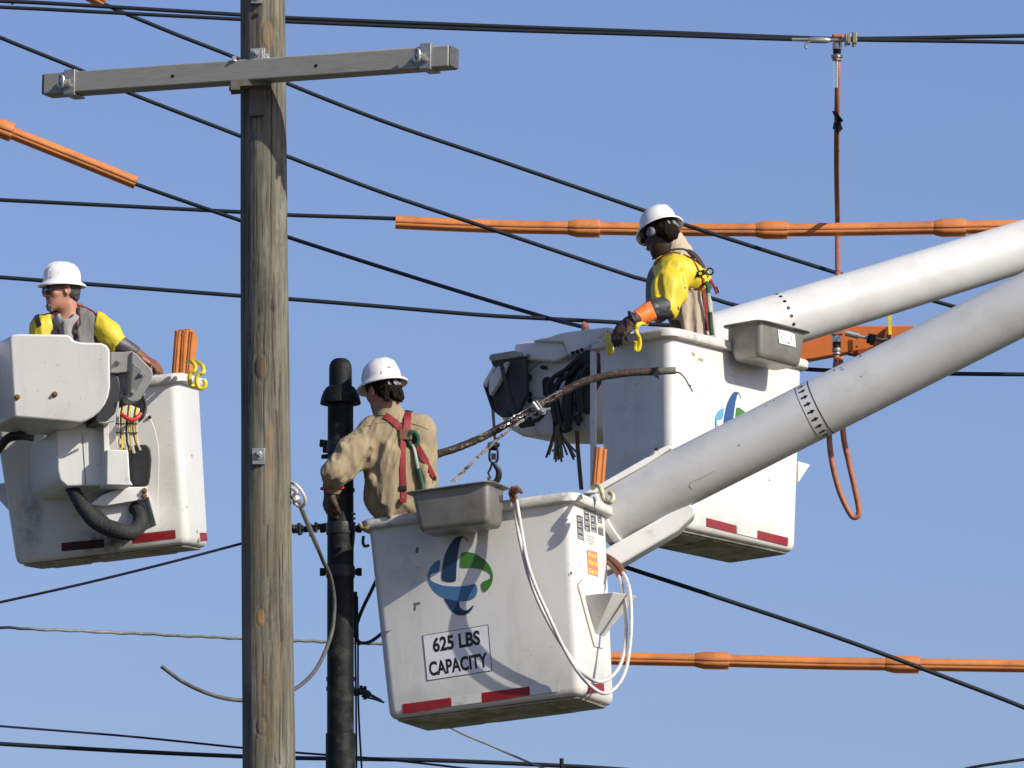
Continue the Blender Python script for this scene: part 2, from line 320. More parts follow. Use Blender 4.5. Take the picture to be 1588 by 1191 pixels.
# ------------------------------------------------------------------ wooden utility pole
def wooden_pole():
    Y=37.6
    a=PY(416.5,1191,Y); b=PY(407.5,0,Y); ax=nrm(b-a)
    base=a+ax*((0-a[2])/ax[2]); L=(b[2]+1.6)/ax[2]
    t=thing('utility_pole','thick weathered wooden utility pole with cracks and knots, carrying a square crossarm','utility pole',base)
    za=np.linalg.norm(a-base); zb=np.linalg.norm(b-base)
    # pixel radius along the pole
    def pix(py):   # height along the axis for a pixel row
        q=PY(412,py,Y); return (q-base)@ax
    fr=axes(ax); X=fr[0]; Yv=fr[1]     # X right, Yv away from the camera
    if Yv[1]<0: Yv=-Yv
    nz=1100; na=180
    zs=np.concatenate([np.linspace(0,za-1,30)[:-1],np.linspace(za-1,zb+1.2,nz)]); nz=len(zs)
    r0=34.8/FP*38; r1=40.8/FP*38
    R=r1+(r0-r1)*(zs-za)/(zb-za)
    th=np.linspace(0,2*np.pi,na,endpoint=False)     # th=0 towards camera, +pi/2 to the right
    V=np.zeros((nz,na,3)); col=np.zeros((nz,na,4)); col[...,3]=1
    TH,Z=np.meshgrid(th,zs)
    thd=(TH+np.pi)%(2*np.pi)-np.pi
    D=np.zeros_like(Z)
    D+=.0016*np.sin(TH*3+Z*.7)+.0012*np.sin(TH*5-Z*1.3+1)+.0008*np.sin(TH*9+2*np.sin(Z*2.))
    g=rng.normal(size=na); g=np.convolve(np.r_[g,g,g],np.ones(3)/3,'same')[na:2*na]
    wob=.05*np.sin(Z*1.1)+.03*np.sin(Z*2.7)
    gi=np.interp((TH+wob)%(2*np.pi),np.append(th,2*np.pi),np.append(g,g[0]))
    D+=.0007*gi
    # vertical cracks: (px at two rows, rows, depth)
    def crack(p0,y0,p1,y1,wd,dep):
        nonlocal D
        z0,z1=pix(y0),pix(y1); 
        cx=lambda py:(407.5+9*py/1191)
        rr=lambda py:34.8+6*py/1191
        s0=np.arcsin(np.clip((p0-cx(y0))/rr(y0),-1,1)); s1=np.arcsin(np.clip((p1-cx(y1))/rr(y1),-1,1))
        f=np.clip((Z-z0)/(z1-z0),0,1); c=s0+(s1-s0)*f+.018*np.sin(Z*7+y0)+.01*np.sin(Z*19)
        ins=((Z-min(z0,z1))*(Z-max(z0,z1))<0)
        m=np.exp(-((thd-c)/wd)**2)*ins*(.65+.35*np.sin(Z*5+y0))
        D-=dep*m; col[...,1]=np.maximum(col[...,1],np.clip(m*1.6,0,1))
    crack(420,0,422,470,.028,.004); crack(421,470,428,620,.026,.003); crack(430,640,436,1000,.026,.004); crack(437,990,434,1191,.03,.005)
    crack(412,420,409,820,.022,.002); crack(445,150,448,330,.02,.002); crack(417,820,415,900,.02,.002); crack(398,1000,400,1150,.02,.002)
    for i in range(46):
        x=385+random.random()*65; y=random.random()*1150; crack(x,y,x+random.uniform(-3,3),y+random.uniform(30,150),random.uniform(.01,.016),random.uniform(.0005,.0013))
    def knot(px,py,rx,ry,colr,amt,h=.004,k=0):
        z0=pix(py); s0=np.arcsin(np.clip((px-(407.5+9*py/1191))/(34.8+6*py/1191),-1,1))
        dx=(thd-s0)*.12; dz=Z-z0; q=np.sqrt((dx/(rx/FP*38))**2+(dz/(ry/FP*38))**2)
        nonlocal D
        D+=h*np.exp(-(q*.9)**2)-h*.6*np.exp(-((q-1.2)/.25)**2)
        m=np.clip(1.4-q,0,1)**.6*amt; col[...,colr]=np.maximum(col[...,colr],m*(q<1.4))
        ring=np.exp(-((q-1.15)/.22)**2)*.22; col[...,1]=np.maximum(col[...,1],ring)
        for r2 in (1.8,2.4,3.0): col[...,1]=np.maximum(col[...,1],np.exp(-((q-r2-.15*np.sin(TH*20))/.12)**2)*.17*k)
    knot(416,62,9,20,0,.35,.004); knot(430,40,10,12,1,.25,.002)
    knot(405,963,6,12,0,1,.003,.8); knot(406,575,9,18,2,.7,.005,.5); knot(424,482,4,7,1,.8,.003); knot(413,1060,4,7,2,.6,.002,.6)
    knot(420,950,12,18,2,.2,.001,.9); knot(406,1130,7,12,2,.4,.004,.8)
    def stain(px,py,w,h,c,amt,seed):
        z0=pix(py); s0=np.arcsin(np.clip((px-(407.5+9*py/1191))/(34.8+6*py/1191),-1,1))
        q=np.maximum(np.abs((thd-s0)*.12)/(w/FP*38),np.abs(Z-z0)/(h/FP*38))
        n=.25*np.sin(Z*31+seed)+.25*np.sin(TH*37+seed+Z*3)+.2*np.sin(TH*71+Z*5)
        m=np.clip((1.1-q+n*.6)*2,0,1)*amt*(.6+.4*np.sin(TH*90+np.sin(Z*9)*2)); col[...,c]=np.maximum(col[...,c],np.clip(m,0,1))
    stain(420,705,6,55,0,.55,1); stain(402,380,7,35,2,.6,2); stain(410,1070,6,35,0,.45,3); stain(418,1130,12,40,0,.35,4); stain(434,1050,2.5,70,0,.6,5); stain(404,140,14,60,2,.35,6); stain(430,385,18,3,2,.6,7); stain(408,900,8,60,2,.25,8); stain(440,600,8,120,2,.25,9)
    RR=R[:,None]+D
    V=base+ax*Z[...,None]+(X*np.sin(TH)[...,None]-Yv*np.cos(TH)[...,None])*RR[...,None]
    idx=np.arange(nz*na).reshape(nz,na); nx=np.roll(idx,-1,1)
    F=np.stack([idx[:-1],nx[:-1],nx[1:],idx[1:]],-1).reshape(-1,4).tolist()
    F.append([int(i) for i in idx[-1]])
    mk('shaft',(V.reshape(-1,3),F,{'stain':col.reshape(-1,4)}),WOOD,t,sharp=180)
    pole_at=lambda px,py,out=0.: (lambda q,s: base+ax*((q-base)@ax)+(X*s-Yv*math.sqrt(max(0,1-s*s)))*(((34.8+6*py/1191)/FP*38)+out))(PY(px,py,Y),np.clip((px-(407.5+9*py/1191))/(34.8+6*py/1191),-1,1))
    # crossarm: right end nearer
    yaw=rad(-23.5); ex=np.array([math.cos(yaw),math.sin(yaw),0]); ey=np.array([-ex[1],ex[0],0]); ez=np.array([0,0,1.])
    ex=nrm(ex-ez*.018); ez=np.cross(ex,ey)
    hl=2.215/2; hh=.054; th=.055
    cc=PY(410.,122.5,Y)-ey*(.128+th+.004)
    da=lambda py:(PY(400,py,Y)-CAM)@FW
    armg=box(cc,[ex,ey,ez],(hl,th,hh))
    arm=mk('crossarm',armg,ARMM,t,bevel=.008,smooth=True,label='square grey composite crossarm, right end nearer')
    front=cc-ey*th
    def af(px,py,out=0.): return hit(px,py,front-ey*out,ey)
    cap=mk('end_cap',box(cc+ex*(hl+.004),[ex,ey,ez],(.004,th-.004,hh-.004)),mat('end_cap_plastic',(.10,.10,.105),.5,var=.4,vscale=30),arm,bevel=.002)
    mk('end_cap',box(cc-ex*(hl+.004),[ex,ey,ez],(.004,th-.004,hh-.004)),MATS['end_cap_plastic'],arm,bevel=.002)
    for px,py in ((268,118),(490,102)):
        q=af(px,py); mk('bolt_hole',cyl(q-ey*.001,q+ey*.002,.009,16),INK,arm)
    for px,py in ((103,128),(655,88)):
        q=af(px,py)
        # galvanised strap round the arm and eye loop in front
        w2=.03
        strap=join(box(q-ey*.004+ex*.018,[ex,ey,ez],(w2,.004,hh+.006)),box(q+ex*.018+ey*(th+.0)+ez*(hh+.006),[ex,ey,ez],(w2,th+.006,.005)),box(q+ex*.018+ey*(th)-ez*(hh+.006),[ex,ey,ez],(w2,th+.006,.005)))
        b=mk('strap_bracket',strap,STEEL,arm,bevel=.002)
        loop=[q-ey*.02+ez*(.032*math.cos(a))-ey*.018*(1+math.sin(a)*.2)+ex*(.016*math.sin(a)-.012)+ey*0 for a in np.linspace(0,2*math.pi,25)]
        mk('eye_loop',tube(loop,.0075,8),ALU,b); mk('bolt',bolt(q-ey*.008,-ey,.016,.03),ALU,b)
        mk('bolt',bolt(q-ey*.008+ex*.03-ez*.02,-ey,.009,.012),ALU,b)
    # mounting gain: bracket between the pole and arm
    g1=mk('mounting_bracket',join(slab([(388,75),(411,74),(411,94.5),(388,96)],da(85)-.225,.06),slab([(391,78),(396,77),(396,95),(391,95.5)],da(85)-.24,.06),slab([(404,77),(408,77),(408,94.5),(404,94.5)],da(85)-.24,.06)),STEEL,t,bevel=.003)
    mk('bolt',bolt(P(399,84,da(84)-.228),(0,-1,0),.014,.03),ALU,g1)
    mk('washer_plate',slab([(386,135),(411,135),(411,178),(386,180)],da(160)-.145,.04),DULLP,t,bevel=.003)
    cl=mk('clamp_plate',join(slab([(357,124),(420,121),(420,131),(372,133.5),(372,139),(357,140)],da(130)-.232,.11)),DULLP,t,bevel=.003)
    for px,py in ((359,137),): mk('bolt',cyl(P(px,py-3,da(py)-.20),P(px,py+4,da(py)-.20),.012),BLACKM,cl)
    for px,py in ((363,95),(414,91)): mk('bolt',bolt(P(px,py,da(py)-.20),(0,0,1),.012,.02),ALU,cl)
    for x0,y0,x1,y1 in ((389,-14,407,5),(391,695,411,720)):
        pl=mk('pole_plate',slab([(x0,y0),(x1,y0),(x1,y1),(x0,y1)],da((y0+y1)/2)-.142,.03),STEEL,t,bevel=.002)
        q=P((x0+x1)/2,(y0+y1)/2-3,da((y0+y1)/2)-.143); mk('washer',bolt(q,(0,-1,0),.017,.012),STEEL,pl); mk('bolt',bolt(q-np.array([0,.006,0]),(0,-1,0),.01,.02),ALU,pl)
    q=pole_at(398,31,-.004); q2=pole_at(398,31,.0015); mk('bolt_hole',lathe(q,axes(q2-q),[(.011,0),(.011,.0055)],14),INK,t)
    # rope knot tied at the pole's right edge
    q0=P(452,752,37.9)
    return t
wooden_pole()
# ------------------------------------------------------------------ black pole with domed cap
def black_pole():
    Y=40.05; d=40.6
    a=PY(528,1191,Y); b=PY(528,650,Y); ax=nrm(b-a); base=a-ax*(a[2]/ax[2])
    h=lambda py:(PY(528,py,Y)-base)@ax
    t=thing('capped_pole','slim black steel pole with a domed cap behind the weathered pole, held by a worker','pole',base)
    s=41./FP
    fr=axes(ax)
    mk('shaft',lathe(base,fr,[(23*s,0),(22.6*s,h(1138)),(20.6*s,h(1136)),(20.4*s,h(900)),(19.7*s,h(625))],40),POLED,t,sharp=30)
    cap=mk('domed_cap',lathe(base,fr,[(17.6*s,h(640)),(17.6*s,h(572)),(16.8*s,h(566)),(14*s,h(560)),(9*s,h(556.5)),(3*s,h(555.5))],40),POLED,t,sharp=60)
    mk('bell_collar',lathe(base,fr,[(24*s,h(627)),(31*s,h(626.5)),(31.3*s,h(624)),(29.5*s,h(616)),(26*s,h(607)),(21.5*s,h(601)),(18*s,h(599))],40),POLED,t,sharp=50)
    o=lambda px,py,dd=0:P(px,py,40.6+dd)
    for py,x0,x1 in ((693,494,540),):
        mk('clamp_band',lathe(base,fr,[(21.2*s,h(702)),(21.2*s,h(684))],32),BLACKM,t)
        lug=mk('clamp_lug',join(slab([(496,681),(512,683),(512,701),(500,700),(501,692),(495,691)],40.58,.05),slab([(498,705),(512,703),(512,710),(498,710)],40.58,.04)),BLACKM,t,bevel=.003)
    for py in (820,887):
        mk('clamp_band',lathe(base,fr,[(21.8*s,h(py+9)),(22.3*s,h(py+6)),(22.3*s,h(py-6)),(21.8*s,h(py-9))],32),BLACKM,t)
        bb=mk('through_bolt',cyl(o(498,py),o(560,py),.016,14),BLACKM,t)
        for x in (500,557): mk('nut',cyl(o(x-4,py),o(x+4,py),.023,6),BLACKM,bb)
    for py in (760,1053,1068): mk('nut',cyl(o(506,py),o(550,py),.012,8),BLACKM,t)
    mk('nut',cyl(o(546,928),o(554,928),.025,8),BLACKM,t); mk('nut',cyl(o(546,922),o(554,922),.016,8),BLACKM,t)
    mk('conduit',tube(spline([o(544,800,-.11),o(543,840,-.115),o(541,884,-.11)]),.010,8),GREYC,t)
    ins=mk('pin_insulator',join(*[lathe(o(544.5,y,-.12),axes((0,0,1)),[(.012,-.006),(.024,-.004),(.024,.003),(.012,.007)],16) for y in (797,804,811,818)]),GREYC,t)
    mk('ground_lead',tube(spline([o(549,812,-.08),o(548,835,-.12),o(545,860,-.12),o(543,885,-.12)]),.008,8),GREYC,t)
    return t
black_pole()
# ------------------------------------------------------------------ cables
def cable(pts,r,name,label,cat,m,d=None,group=None,n=8,seg=8,parent=None,wav=0.):
    path=[P(*(p if len(p)==3 else (p[0],p[1],d))) for p in pts]
    path=spline(path,seg)
    out=lambda p:not(0<=p[0]<=1588 and 0<=p[1]<=1191)
    if out(pts[0]): path=[path[0]+(path[0]-path[2])/np.linalg.norm(path[0]-path[2])*9]+path
    if out(pts[-1]): path=path+[path[-1]+(path[-1]-path[-3])/np.linalg.norm(path[-1]-path[-3])*9]
    if wav: path=[q+np.array([0,0,wav*math.sin(i*1.7)+wav*.6*math.sin(i*.61)]) for i,q in enumerate(path)]
    g=tube(path,r,n)
    if parent is not None: return mk(name,g,m,parent,sharp=60)
    return mk(name,g,m,sharp=60,label=label,cat=cat,group=group)
PL='power lines crossing the sky'
WG=lambda pts,r,label,d,m=WIRE,**k: cable(pts,r,'power_line',label,'cable',m,d,PL,**k)
WG([(-90,-4),(0,1.5),(93,6),(373,23),(442,27.5),(740,39.5),(1000,49),(1228,58),(1330,60),(1513,57),(1660,54)],.0125,'upper of the paired black cables across the top of the sky',46)
WG([(-90,6),(0,11),(93,15.5),(373,30),(442,33.5),(740,45.5),(1000,53.5),(1225,61),(1330,62),(1513,64.5),(1660,67)],.0115,'lower of the paired black cables across the top of the sky',45.6)
WG([(-60,-95,48),(60,-42,48),(165,8,48),(270,52,48),(373,93,48),(445,129,48),(600,190,48),(800,258,48),(1000,327,48),(1057,347,48),(1300,424,48),(1451,467.5,48),(1588,505,48),(1700,535,48)],.0130,'diagonal cable from the orange sleeve at top left down past the right worker helmet',42)
WG([(-80,22,48),(0,58,48),(130,111,48),(200,144,48),(375,212,48),(447,243,48),(600,301,48),(758,354,48),(960,422,48),(1000,434,48),(1105,463,48),(1143,474,48),(1300,512,48),(1480,550,48)],.0130,'diagonal cable crossing behind the crossarm and ending behind the right worker',43)
WG([(-90,170,48),(0,205,48),(100,242,48),(212,286,48),(376,343,47.9),(449,368.5,47.8),(600,417,47.3),(740,460.5,46.6),(849,493,46),(904,507,45.4)],.0128,'lowest diagonal cable, running out of the curved orange sleeve at left',43)
WG([(-90,305,49),(0,310,49),(376,329,49),(449,333.5,49),(613,339,49),(900,351,49),(1200,355,49),(1513,351.5,49),(1660,348,49)],.013,'level cable entering the long orange line hose at mid height',45)
WG([(-90,424,46),(0,430,46),(130,440,46),(376,459,46),(452,464,46),(600,476,46),(740,488,46),(826,493,46),(950,499.5,46),(1100,508,46)],.0125,'level cable behind the left worker helmet ending by the right bucket',46)
WG([(1080,562,45),(1258,573,45),(1380,578,45),(1513,580,45),(1660,581,45)],.0125,'cable showing below the white boom behind the right tool tray',45)
WG([(-60,947,42),(0,934,42),(130,905,42),(260,873,42),(376,842.5,42),(452,822,41.5),(505,813,41)],.0075,'thin black wire rising from lower left to the black pole',42)
WG([(-60,970,46),(0,973,43),(200,982,43),(373,990,43),(457,993.5,43),(585,998,43),(720,1003,43),(850,1006,43)],.0085,'pale grey rope wire crossing level behind both poles',43,m=GREYC,wav=.002,seg=20)
WG([(-60,1120,44),(0,1126,44),(200,1142,44),(373,1159.5,44),(458,1167,44),(600,1178,44),(760,1196,44)],.0065,'thinner of the two black wires at the bottom left',44)
WG([(-60,1149,44.5),(0,1153.5,44.5),(200,1165,44.5),(373,1173,44.5),(458,1175.5,44.5),(590,1177.5,44.5),(700,1180,44.5),(870,1187.5,44.5),(960,1193,44.5),(1100,1204,44.5)],.0125,'thicker of the two black cables at the bottom left',44.5)
WG([(640,1095,43),(707,1133,43),(760,1156,43),(815,1180,43),(860,1198,43)],.006,'thin wire slanting down from under the front bucket',43,m=GREYC)
WG([(925,862,43),(972,880,43),(1100,922,43),(1300,989,43),(1513,1068,43),(1600,1102,43),(1700,1142,43)],.0125,'diagonal cable from the grey boom foot down to the lower right corner',43)
WG([(900,1018,46),(953,1019,46),(1200,1026,46),(1513,1032,46),(1700,1034,46)],.011,'cable inside the lower orange line hose',46)
WG([(1470,1200,45),(1513,1189,45),(1600,1176,45)],.009,'short dark wire at the very bottom right',45)
WG([(871,1176,44.3),(871,1200,44.3)],.012,'short dark stub standing on the bottom cable',44.3)
# wire clamp on the thin wire between the poles
t=thing('wire_clamp','blackened wire clamp on the thin wire between the two poles','clamp',P(474,819,41.3))
mk('body',join(tube([P(457,820,41.3),P(470,821,41.3)],.024,10),tube([P(470,821,41.3),P(486,820,41.3),P(496,816,41.3)],.017,10)),BLACKM,t)
mk('bolt',cyl(P(481,812,41.25),P(482,832,41.25),.009,8),BLACKM,t); mk('bolt',cyl(P(464,811,41.25),P(465,830,41.25),.011,8),BLACKM,t); mk('clevis',tube(spline([P(456,814,41.3),P(452,820,41.3),P(457,827,41.3)]),.009,8),BROWN,t); mk('bolt',cyl(P(490,810,41.25),P(490,826,41.25),.009,8),BLACKM,t)
# service cable loop with pale sling
t=thing('slack_cable','slack grey cable hanging in a loop from a white rope sling between the poles','cable',P(462,770,38.1))
pp=[(462,775,38.2),(470,795,38.6),(481,822,39.2),(493,850,39.7)]
mk('bare_end',tube(spline([P(*p) for p in pp]),.0125,10),ALU,t)
cable([(493,850,39.7),(502,872,39.9),(512,893,40.0),(518,925,40.05),(518,955,40.05),(512,990,40),(490,1038,39.7),(458,1068,39.3),(420,1083,39.1),(373,1086,39.1),(330,1078,39),(285,1058,39),(250,1033,39)],.0105,'sheathed_cable',None,None,DGREYC,parent=t,n=10)
loop=[(452,748,38.05),(459,752,38.0),(468,762,38.0),(473,774,38.02),(471,783,38.05),(463,785,38.1),(457,778,38.1),(455,765,38.05)]
mk('rope_sling',join(tube(spline([P(*p) for p in loop]),.0085,8),tube(spline([P(453,757,38.0),P(460,762,37.98),P(456,769,38.0),P(462,773,38.0),P(456,779,38.02),P(463,784,38.05)]),.0095,8),tube(spline([P(451,770,38.05),P(458,775,37.98),P(462,768,38.02)]),.008,8)),WHC,t)
# ------------------------------------------------------------------ orange line hoses
def hose_prof(r):
    out=[]
    n=40
    for i in range(n):
        a=2*math.pi*i/n; rr=r
        for c in (rad(100),rad(-20),rad(200)): rr-=r*.16*math.exp(-((math.remainder(a-c,2*math.pi))/.14)**2)
        rr+=r*.22*math.exp(-((math.remainder(a+math.pi/2-.1,2*math.pi))/.16)**2)
        out.append((rr*math.cos(a),rr*math.sin(a)))
    return out
def hose(pts,r,label,group,joint=None,end='R'):
    """pts pixel path; joint: length (m) of the coupling bell at the right end"""
    raw=spline([P(*p) for p in pts],10)
    s=np.r_[0,np.cumsum([np.linalg.norm(raw[i+1]-raw[i]) for i in range(len(raw)-1)])]; L=s[-1]
    A=np.array(raw); at=lambda q:np.array([np.interp(q,s,A[:,k]) for k in range(3)])
    main=L-(joint or 0)
    c=at(L/2)
    t=thing('line_hose',label,'line hose',c,group)
    ss=np.linspace(0,main+.01,24)
    mk('sleeve',sweep([at(x) for x in ss],hose_prof(r),up=(0,0,1)),ORG,t,sharp=50)
    if joint:
        ss=[main-.03,main-.025,main+.02,main+.03,main+joint*.5,L-.006,L]; sc=[1.02,1.1,1.34,1.38,1.38,1.38,1.34]
        mk('coupling',sweep([at(x) for x in ss],hose_prof(r),scale=sc,up=(0,0,1)),ORG,t,sharp=40)
    return t
r=.0397; G1='orange line hoses on the level cable'
hose([(613.5,344,49),(700,348,49),(800,351.5,49),(930,353.5,49)],r,'first orange line hose, its bare left end open beside the diagonal cable',G1,.17)
hose([(930,353.5,49),(1060,355.5,49),(1221,356,49)],r,'second orange line hose, passing behind the right worker helmet',G1,.17)
hose([(1221,356,49),(1350,354.5,49),(1497,352,49)],r,'third orange line hose, crossed by the hanging orange jumper',G1,.17)
hose([(1497,352,49),(1600,350,49),(1700,348,49)],r,'last orange line hose at the right, above the white boom',G1)
G2='orange line hoses below the grey boom'
hose([(905,1019.5,46),(1000,1021.5,46),(1130,1024,46)],.0355,'lower orange line hose emerging from behind the front bucket',G2,.17)
hose([(1130,1024,46),(1280,1028,46),(1425,1030,46)],.0355,'lower orange line hose crossed by the diagonal cable at its right end',G2,.17)
hose([(1425,1030,46),(1560,1032,46),(1700,1034,46)],.0355,'rightmost lower orange line hose beyond the diagonal cable',G2)
G3='orange line hoses at the upper left'
hose([(-95,165,48),(-40,183,48),(20,205,48)],.041,'thick orange hose coupling cut by the left picture edge',G3,.12)
hose([(20,206,48),(80,230,48),(150,258,48),(211,283,48)],.038,'curved orange line hose on the lowest diagonal cable at left',G3)
hose([(70,-52,48),(120,-20,48),(163,3,48)],.043,'orange hose end showing at the top edge, left of the wooden pole',G3)
t=hose([(-28,-40,48),(0,-25,48),(25,3,48)],.03,'small orange hose tip in the top left corner',G3)
# ------------------------------------------------------------------ orange jumper with clamps
def ring(c,ax,r,w,m,name,par,n=16):
    return mk(name,lathe(np.asarray(c)-nrm(ax)*w/2,axes(ax),[(r,0),(r*1.03,w*.1),(r*1.03,w*.9),(r,w)],n),m,par)
t=thing('grounding_jumper','long orange jumper cable hanging from a clamp on the top cable, looped below the booms','jumper cable',P(1299,70,45))
cable([(1299,78,46),(1299,120,46),(1298,190,46.2),(1297.5,260,47),(1299,345,49.4),(1299,358,49.4),(1299.5,430,47),(1303,540,45.3),(1307,665,45),(1316,715,45),(1325,755,45),(1332,792,45),(1327,802,45),(1318,796,45),(1302,762,45),(1290,715,45),(1286,670,45),(1290,610,44.8),(1295,575,44.6),(1298,545,44.6)],.017,'lead',None,None,ORGC,parent=t,n=12,seg=12)
u=np.array([0,0,1.])
def head(cx,cy,d):
    s=d/FP
    ring(P(cx,cy+10,d),u,7.2*s,14*s,ALU,'ferrule',t); ring(P(cx,cy+22,d),u,6*s,10*s,BLACKM,'ferrule',t); ring(P(cx,cy+31,d),u,7*s,7*s,mat('brass',(.30,.27,.19),.45,metal=.5,var=.3),'ferrule',t)
    for y in (26,28.5): ring(P(cx,cy+y,d),u,9*s,1.6*s,ALU,'washer',t)
head(1298,60,45)
mk('clamp_head',join(box(P(1299,59,45),I3,(.032,.03,.02)),cyl(P(1292,56,44.96),P(1306,56,44.96),.014,12)),ORGC,t,bevel=.006)
b=mk('clamp_bar',tube([P(1228,61,44.96),P(1330,62,44.96)],.009,8),ALU,t)
cb=mk('clamp_barrel',lathe(P(1255,62,44.93),axes(P(1288,62.5,44.93)-P(1255,62,44.93)),[(.014,0),(.019,.008),(.019,.10),(.012,.12)],16),ALU,t)
mk('eye_screw',tube(spline([P(1256,64,44.92),P(1251,67,44.92),P(1249,72,44.92),P(1252,75,44.92)]),.007,8),STEEL,t)
cj=mk('clamp_jaw',join(box(P(1316,61,44.95),I3,(.010,.03,.030)),box(P(1325,60,44.95),I3,(.012,.035,.032)),cyl(P(1312,52,44.93),P(1312,72,44.93),.009,8),cyl(P(1324,50,44.93),P(1324,73,44.93),.011,8)),mat('brass',(.3,.27,.2),.5),t,bevel=.003)
bl=mk('transparent_sleeve',tube([P(1296,94,44.99),P(1296,136,44.99)],.014,12),mat('clear_plastic',(.75,.8,.7),.15,trans=.92),t)
mk('tape_tag',join(hull([P(1290,172,44.95),P(1296,172,44.9),P(1308,187,44.95),P(1300,194,45.02),P(1296,180,45.04)]),hull([P(1293,190,44.95),P(1303,188,44.9),P(1307,200,45),P(1299,208,45),P(1291,199,45.04)])),DARK,t,smooth=False)
# second clamp, by the white boom
d=44.5; s=d/FP
for y,r_,w_,m_ in ((525,7,12,ALU),(535,6.3,8,BLACKM),(543,7,6,MATS['brass']),(548,6,4,ALU)): ring(P(1297.5,y,d),u,r_*s,w_*s,m_,'ferrule',t)
mk('clamp_head',box(P(1298,517,d),I3,(.03,.03,.012)),ORGC,t,bevel=.005)
mk('clamp_barrel',cyl(P(1311,516,d-.05),P(1332,521,d-.05),.019,16),ALU,t); mk('clamp_bar',cyl(P(1330,521,d-.05),P(1350,525,d-.05),.010,12),ALU,t)
mk('clamp_jaw',join(cyl(P(1345,524,d-.05),P(1357,527,d-.05),.030,14),box(P(1352,527,d-.08),I3,(.012,.02,.028))),BLACKM,t)
# ------------------------------------------------------------------ booms
def boom_gray():
    ac=P(928,806,40.75); bc=P(1513,510,40.40); ax=nrm(bc-ac); L=np.linalg.norm(bc-ac)+3.2
    r=.1545
    t=thing('boom','grey insulated boom tube nearest the camera, reaching down to the front bucket','boom',ac)
    fr=axes(ax,(0,0,1))
    prof=[(r,0),(r,L)]
    mk('tube',lathe(ac,fr,[(r*(1 if k else 1),L*k/12) for k in range(13)],72),BOOMG,t,sharp=180 if False else 60)
    # end ring
    mk('end_ring',lathe(ac+ax*.03,fr,[(r+.001,0),(r+.018,.002),(r+.02,.02),(r+.018,.04),(r+.001,.042)],72),PAINT,t)
    # lower channel and top rail
    dn=np.cross(ax,nrm(np.cross(FW,ax))); 
    ch=mk('lower_channel',slab([(925,892),(945,884),(958,878),(1053,822),(1078,797),(1079,786),(1066,779),(962,838),(925,858)],40.62,.22),PAINT,t,bevel=.012)
    mk('top_rail',slab([(905,765),(1008,706),(1012,701),(1035,690.5),(1042,694),(1000,722),(925,764)],40.62,.16),PAINT,t,bevel=.004)
    mk('fixing',bolt(P(1018,698,40.6),(0,0,1),.008,.01),BLACKM,t)
    # marking band with arrows: black rings and arrows wrapped on the tube
    tb=((P(1263,631,40.6)-ac)@ax)
    for off,wd in ((-.036,.0022),(.036,.004)):
        mk('marking_line',lathe(ac+ax*(tb+off),fr,[(r+.0008,0),(r+.0016,.0004),(r+.0016,wd),(r+.0008,wd+.0004)],72),GINK if wd<.003 else INK,t)
    for k in range(22):
        a=2*math.pi*(k+.3)/22
        def q(u_,v_): 
            al=a+v_/r; return ac+ax*(tb+u_)+(fr[0]*math.cos(al)+fr[1]*math.sin(al))*(r+.0016)
        pts=[q(-.020,-.005),(q(.0,-.005)),q(.0,-.012),q(.020,0),q(.0,.012),q(.0,.005),q(-.020,.005)]
        mk('arrow_mark',(np.array(pts),[[0,1,2,3,4,5,6]]),INK,t,smooth=False)
    # faint sleeve patch outline low on the tube
    def onb(px,py):  # point on the near side of the tube
        r_=nrm(P(px,py,40)-CAM); o=CAM-ac; d0=r_-(r_@ax)*ax; o0=o-(o@ax)*ax; A=d0@d0;B=2*d0@o0;Cc=o0@o0-(r+.001)**2
        k=(-B-math.sqrt(max(0,B*B-4*A*Cc)))/(2*A); return CAM+k*r_
    for i in range(9):
        x=random.choice([1150,1165,1185,1200,1100,1350,1420,1010,1290]); x+=random.uniform(-18,18); u0=random.uniform(.06,.9); yt=665-.4988*(x-1100); y=yt+u0*98
        if i<7: y=yt+random.uniform(3,12)
        w_=random.uniform(1,3.2); h_=random.uniform(.6,1.6)
        mk('scuff_mark',(np.array([onb(x-w_,y+w_*.4),onb(x-w_*.2,y-h_),onb(x+w_,y-w_*.6),onb(x+w_*.3,y+h_)]),[[0,1,2,3]]),mat('boom_scuff',(.22,.21,.2),.7),t,smooth=False)
    mk('patch_outline',tube([onb(*p) for p in [(1108,730),(1090,740),(1071,748),(1069,753),(1073,758)]],.0012,5),GREYP,t)
    return t
boom_gray()
def boom_white():
    ac=P(1075,539.5,43.15); bc=P(1513,404.5,43.75); ax=nrm(bc-ac); L0=np.linalg.norm(bc-ac); L=L0+3.2
    t=thing('boom','sunlit white boom tube behind the right bucket and tool tray','boom',ac)
    fr=axes(ax,(0,0,1)); rr=lambda k:.1575+(.1475-.1575)*(k*L/L0)
    mk('tube',lathe(ac,fr,[(rr(k/12),L*k/12) for k in range(13)],72),BOOMG,t,sharp=60)
    tb=(P(1225,484,43.2)-ac)@ax
    for k in range(20):
        a=2*math.pi*k/20
        ra=rr(tb/L)
        p=ac+ax*tb+(fr[0]*math.cos(a)+fr[1]*math.sin(a))*(ra+.0005)
        mk('dot_mark',(lambda c,n_:prism([c+axes(n_)[0]*.010*math.cos(b)+axes(n_)[1]*.010*math.sin(b) for b in np.linspace(0,2*math.pi,10,endpoint=False)],n_*.0015))(p,nrm(p-ac-ax*tb)),INK,t,smooth=False)
    return t
boom_white()
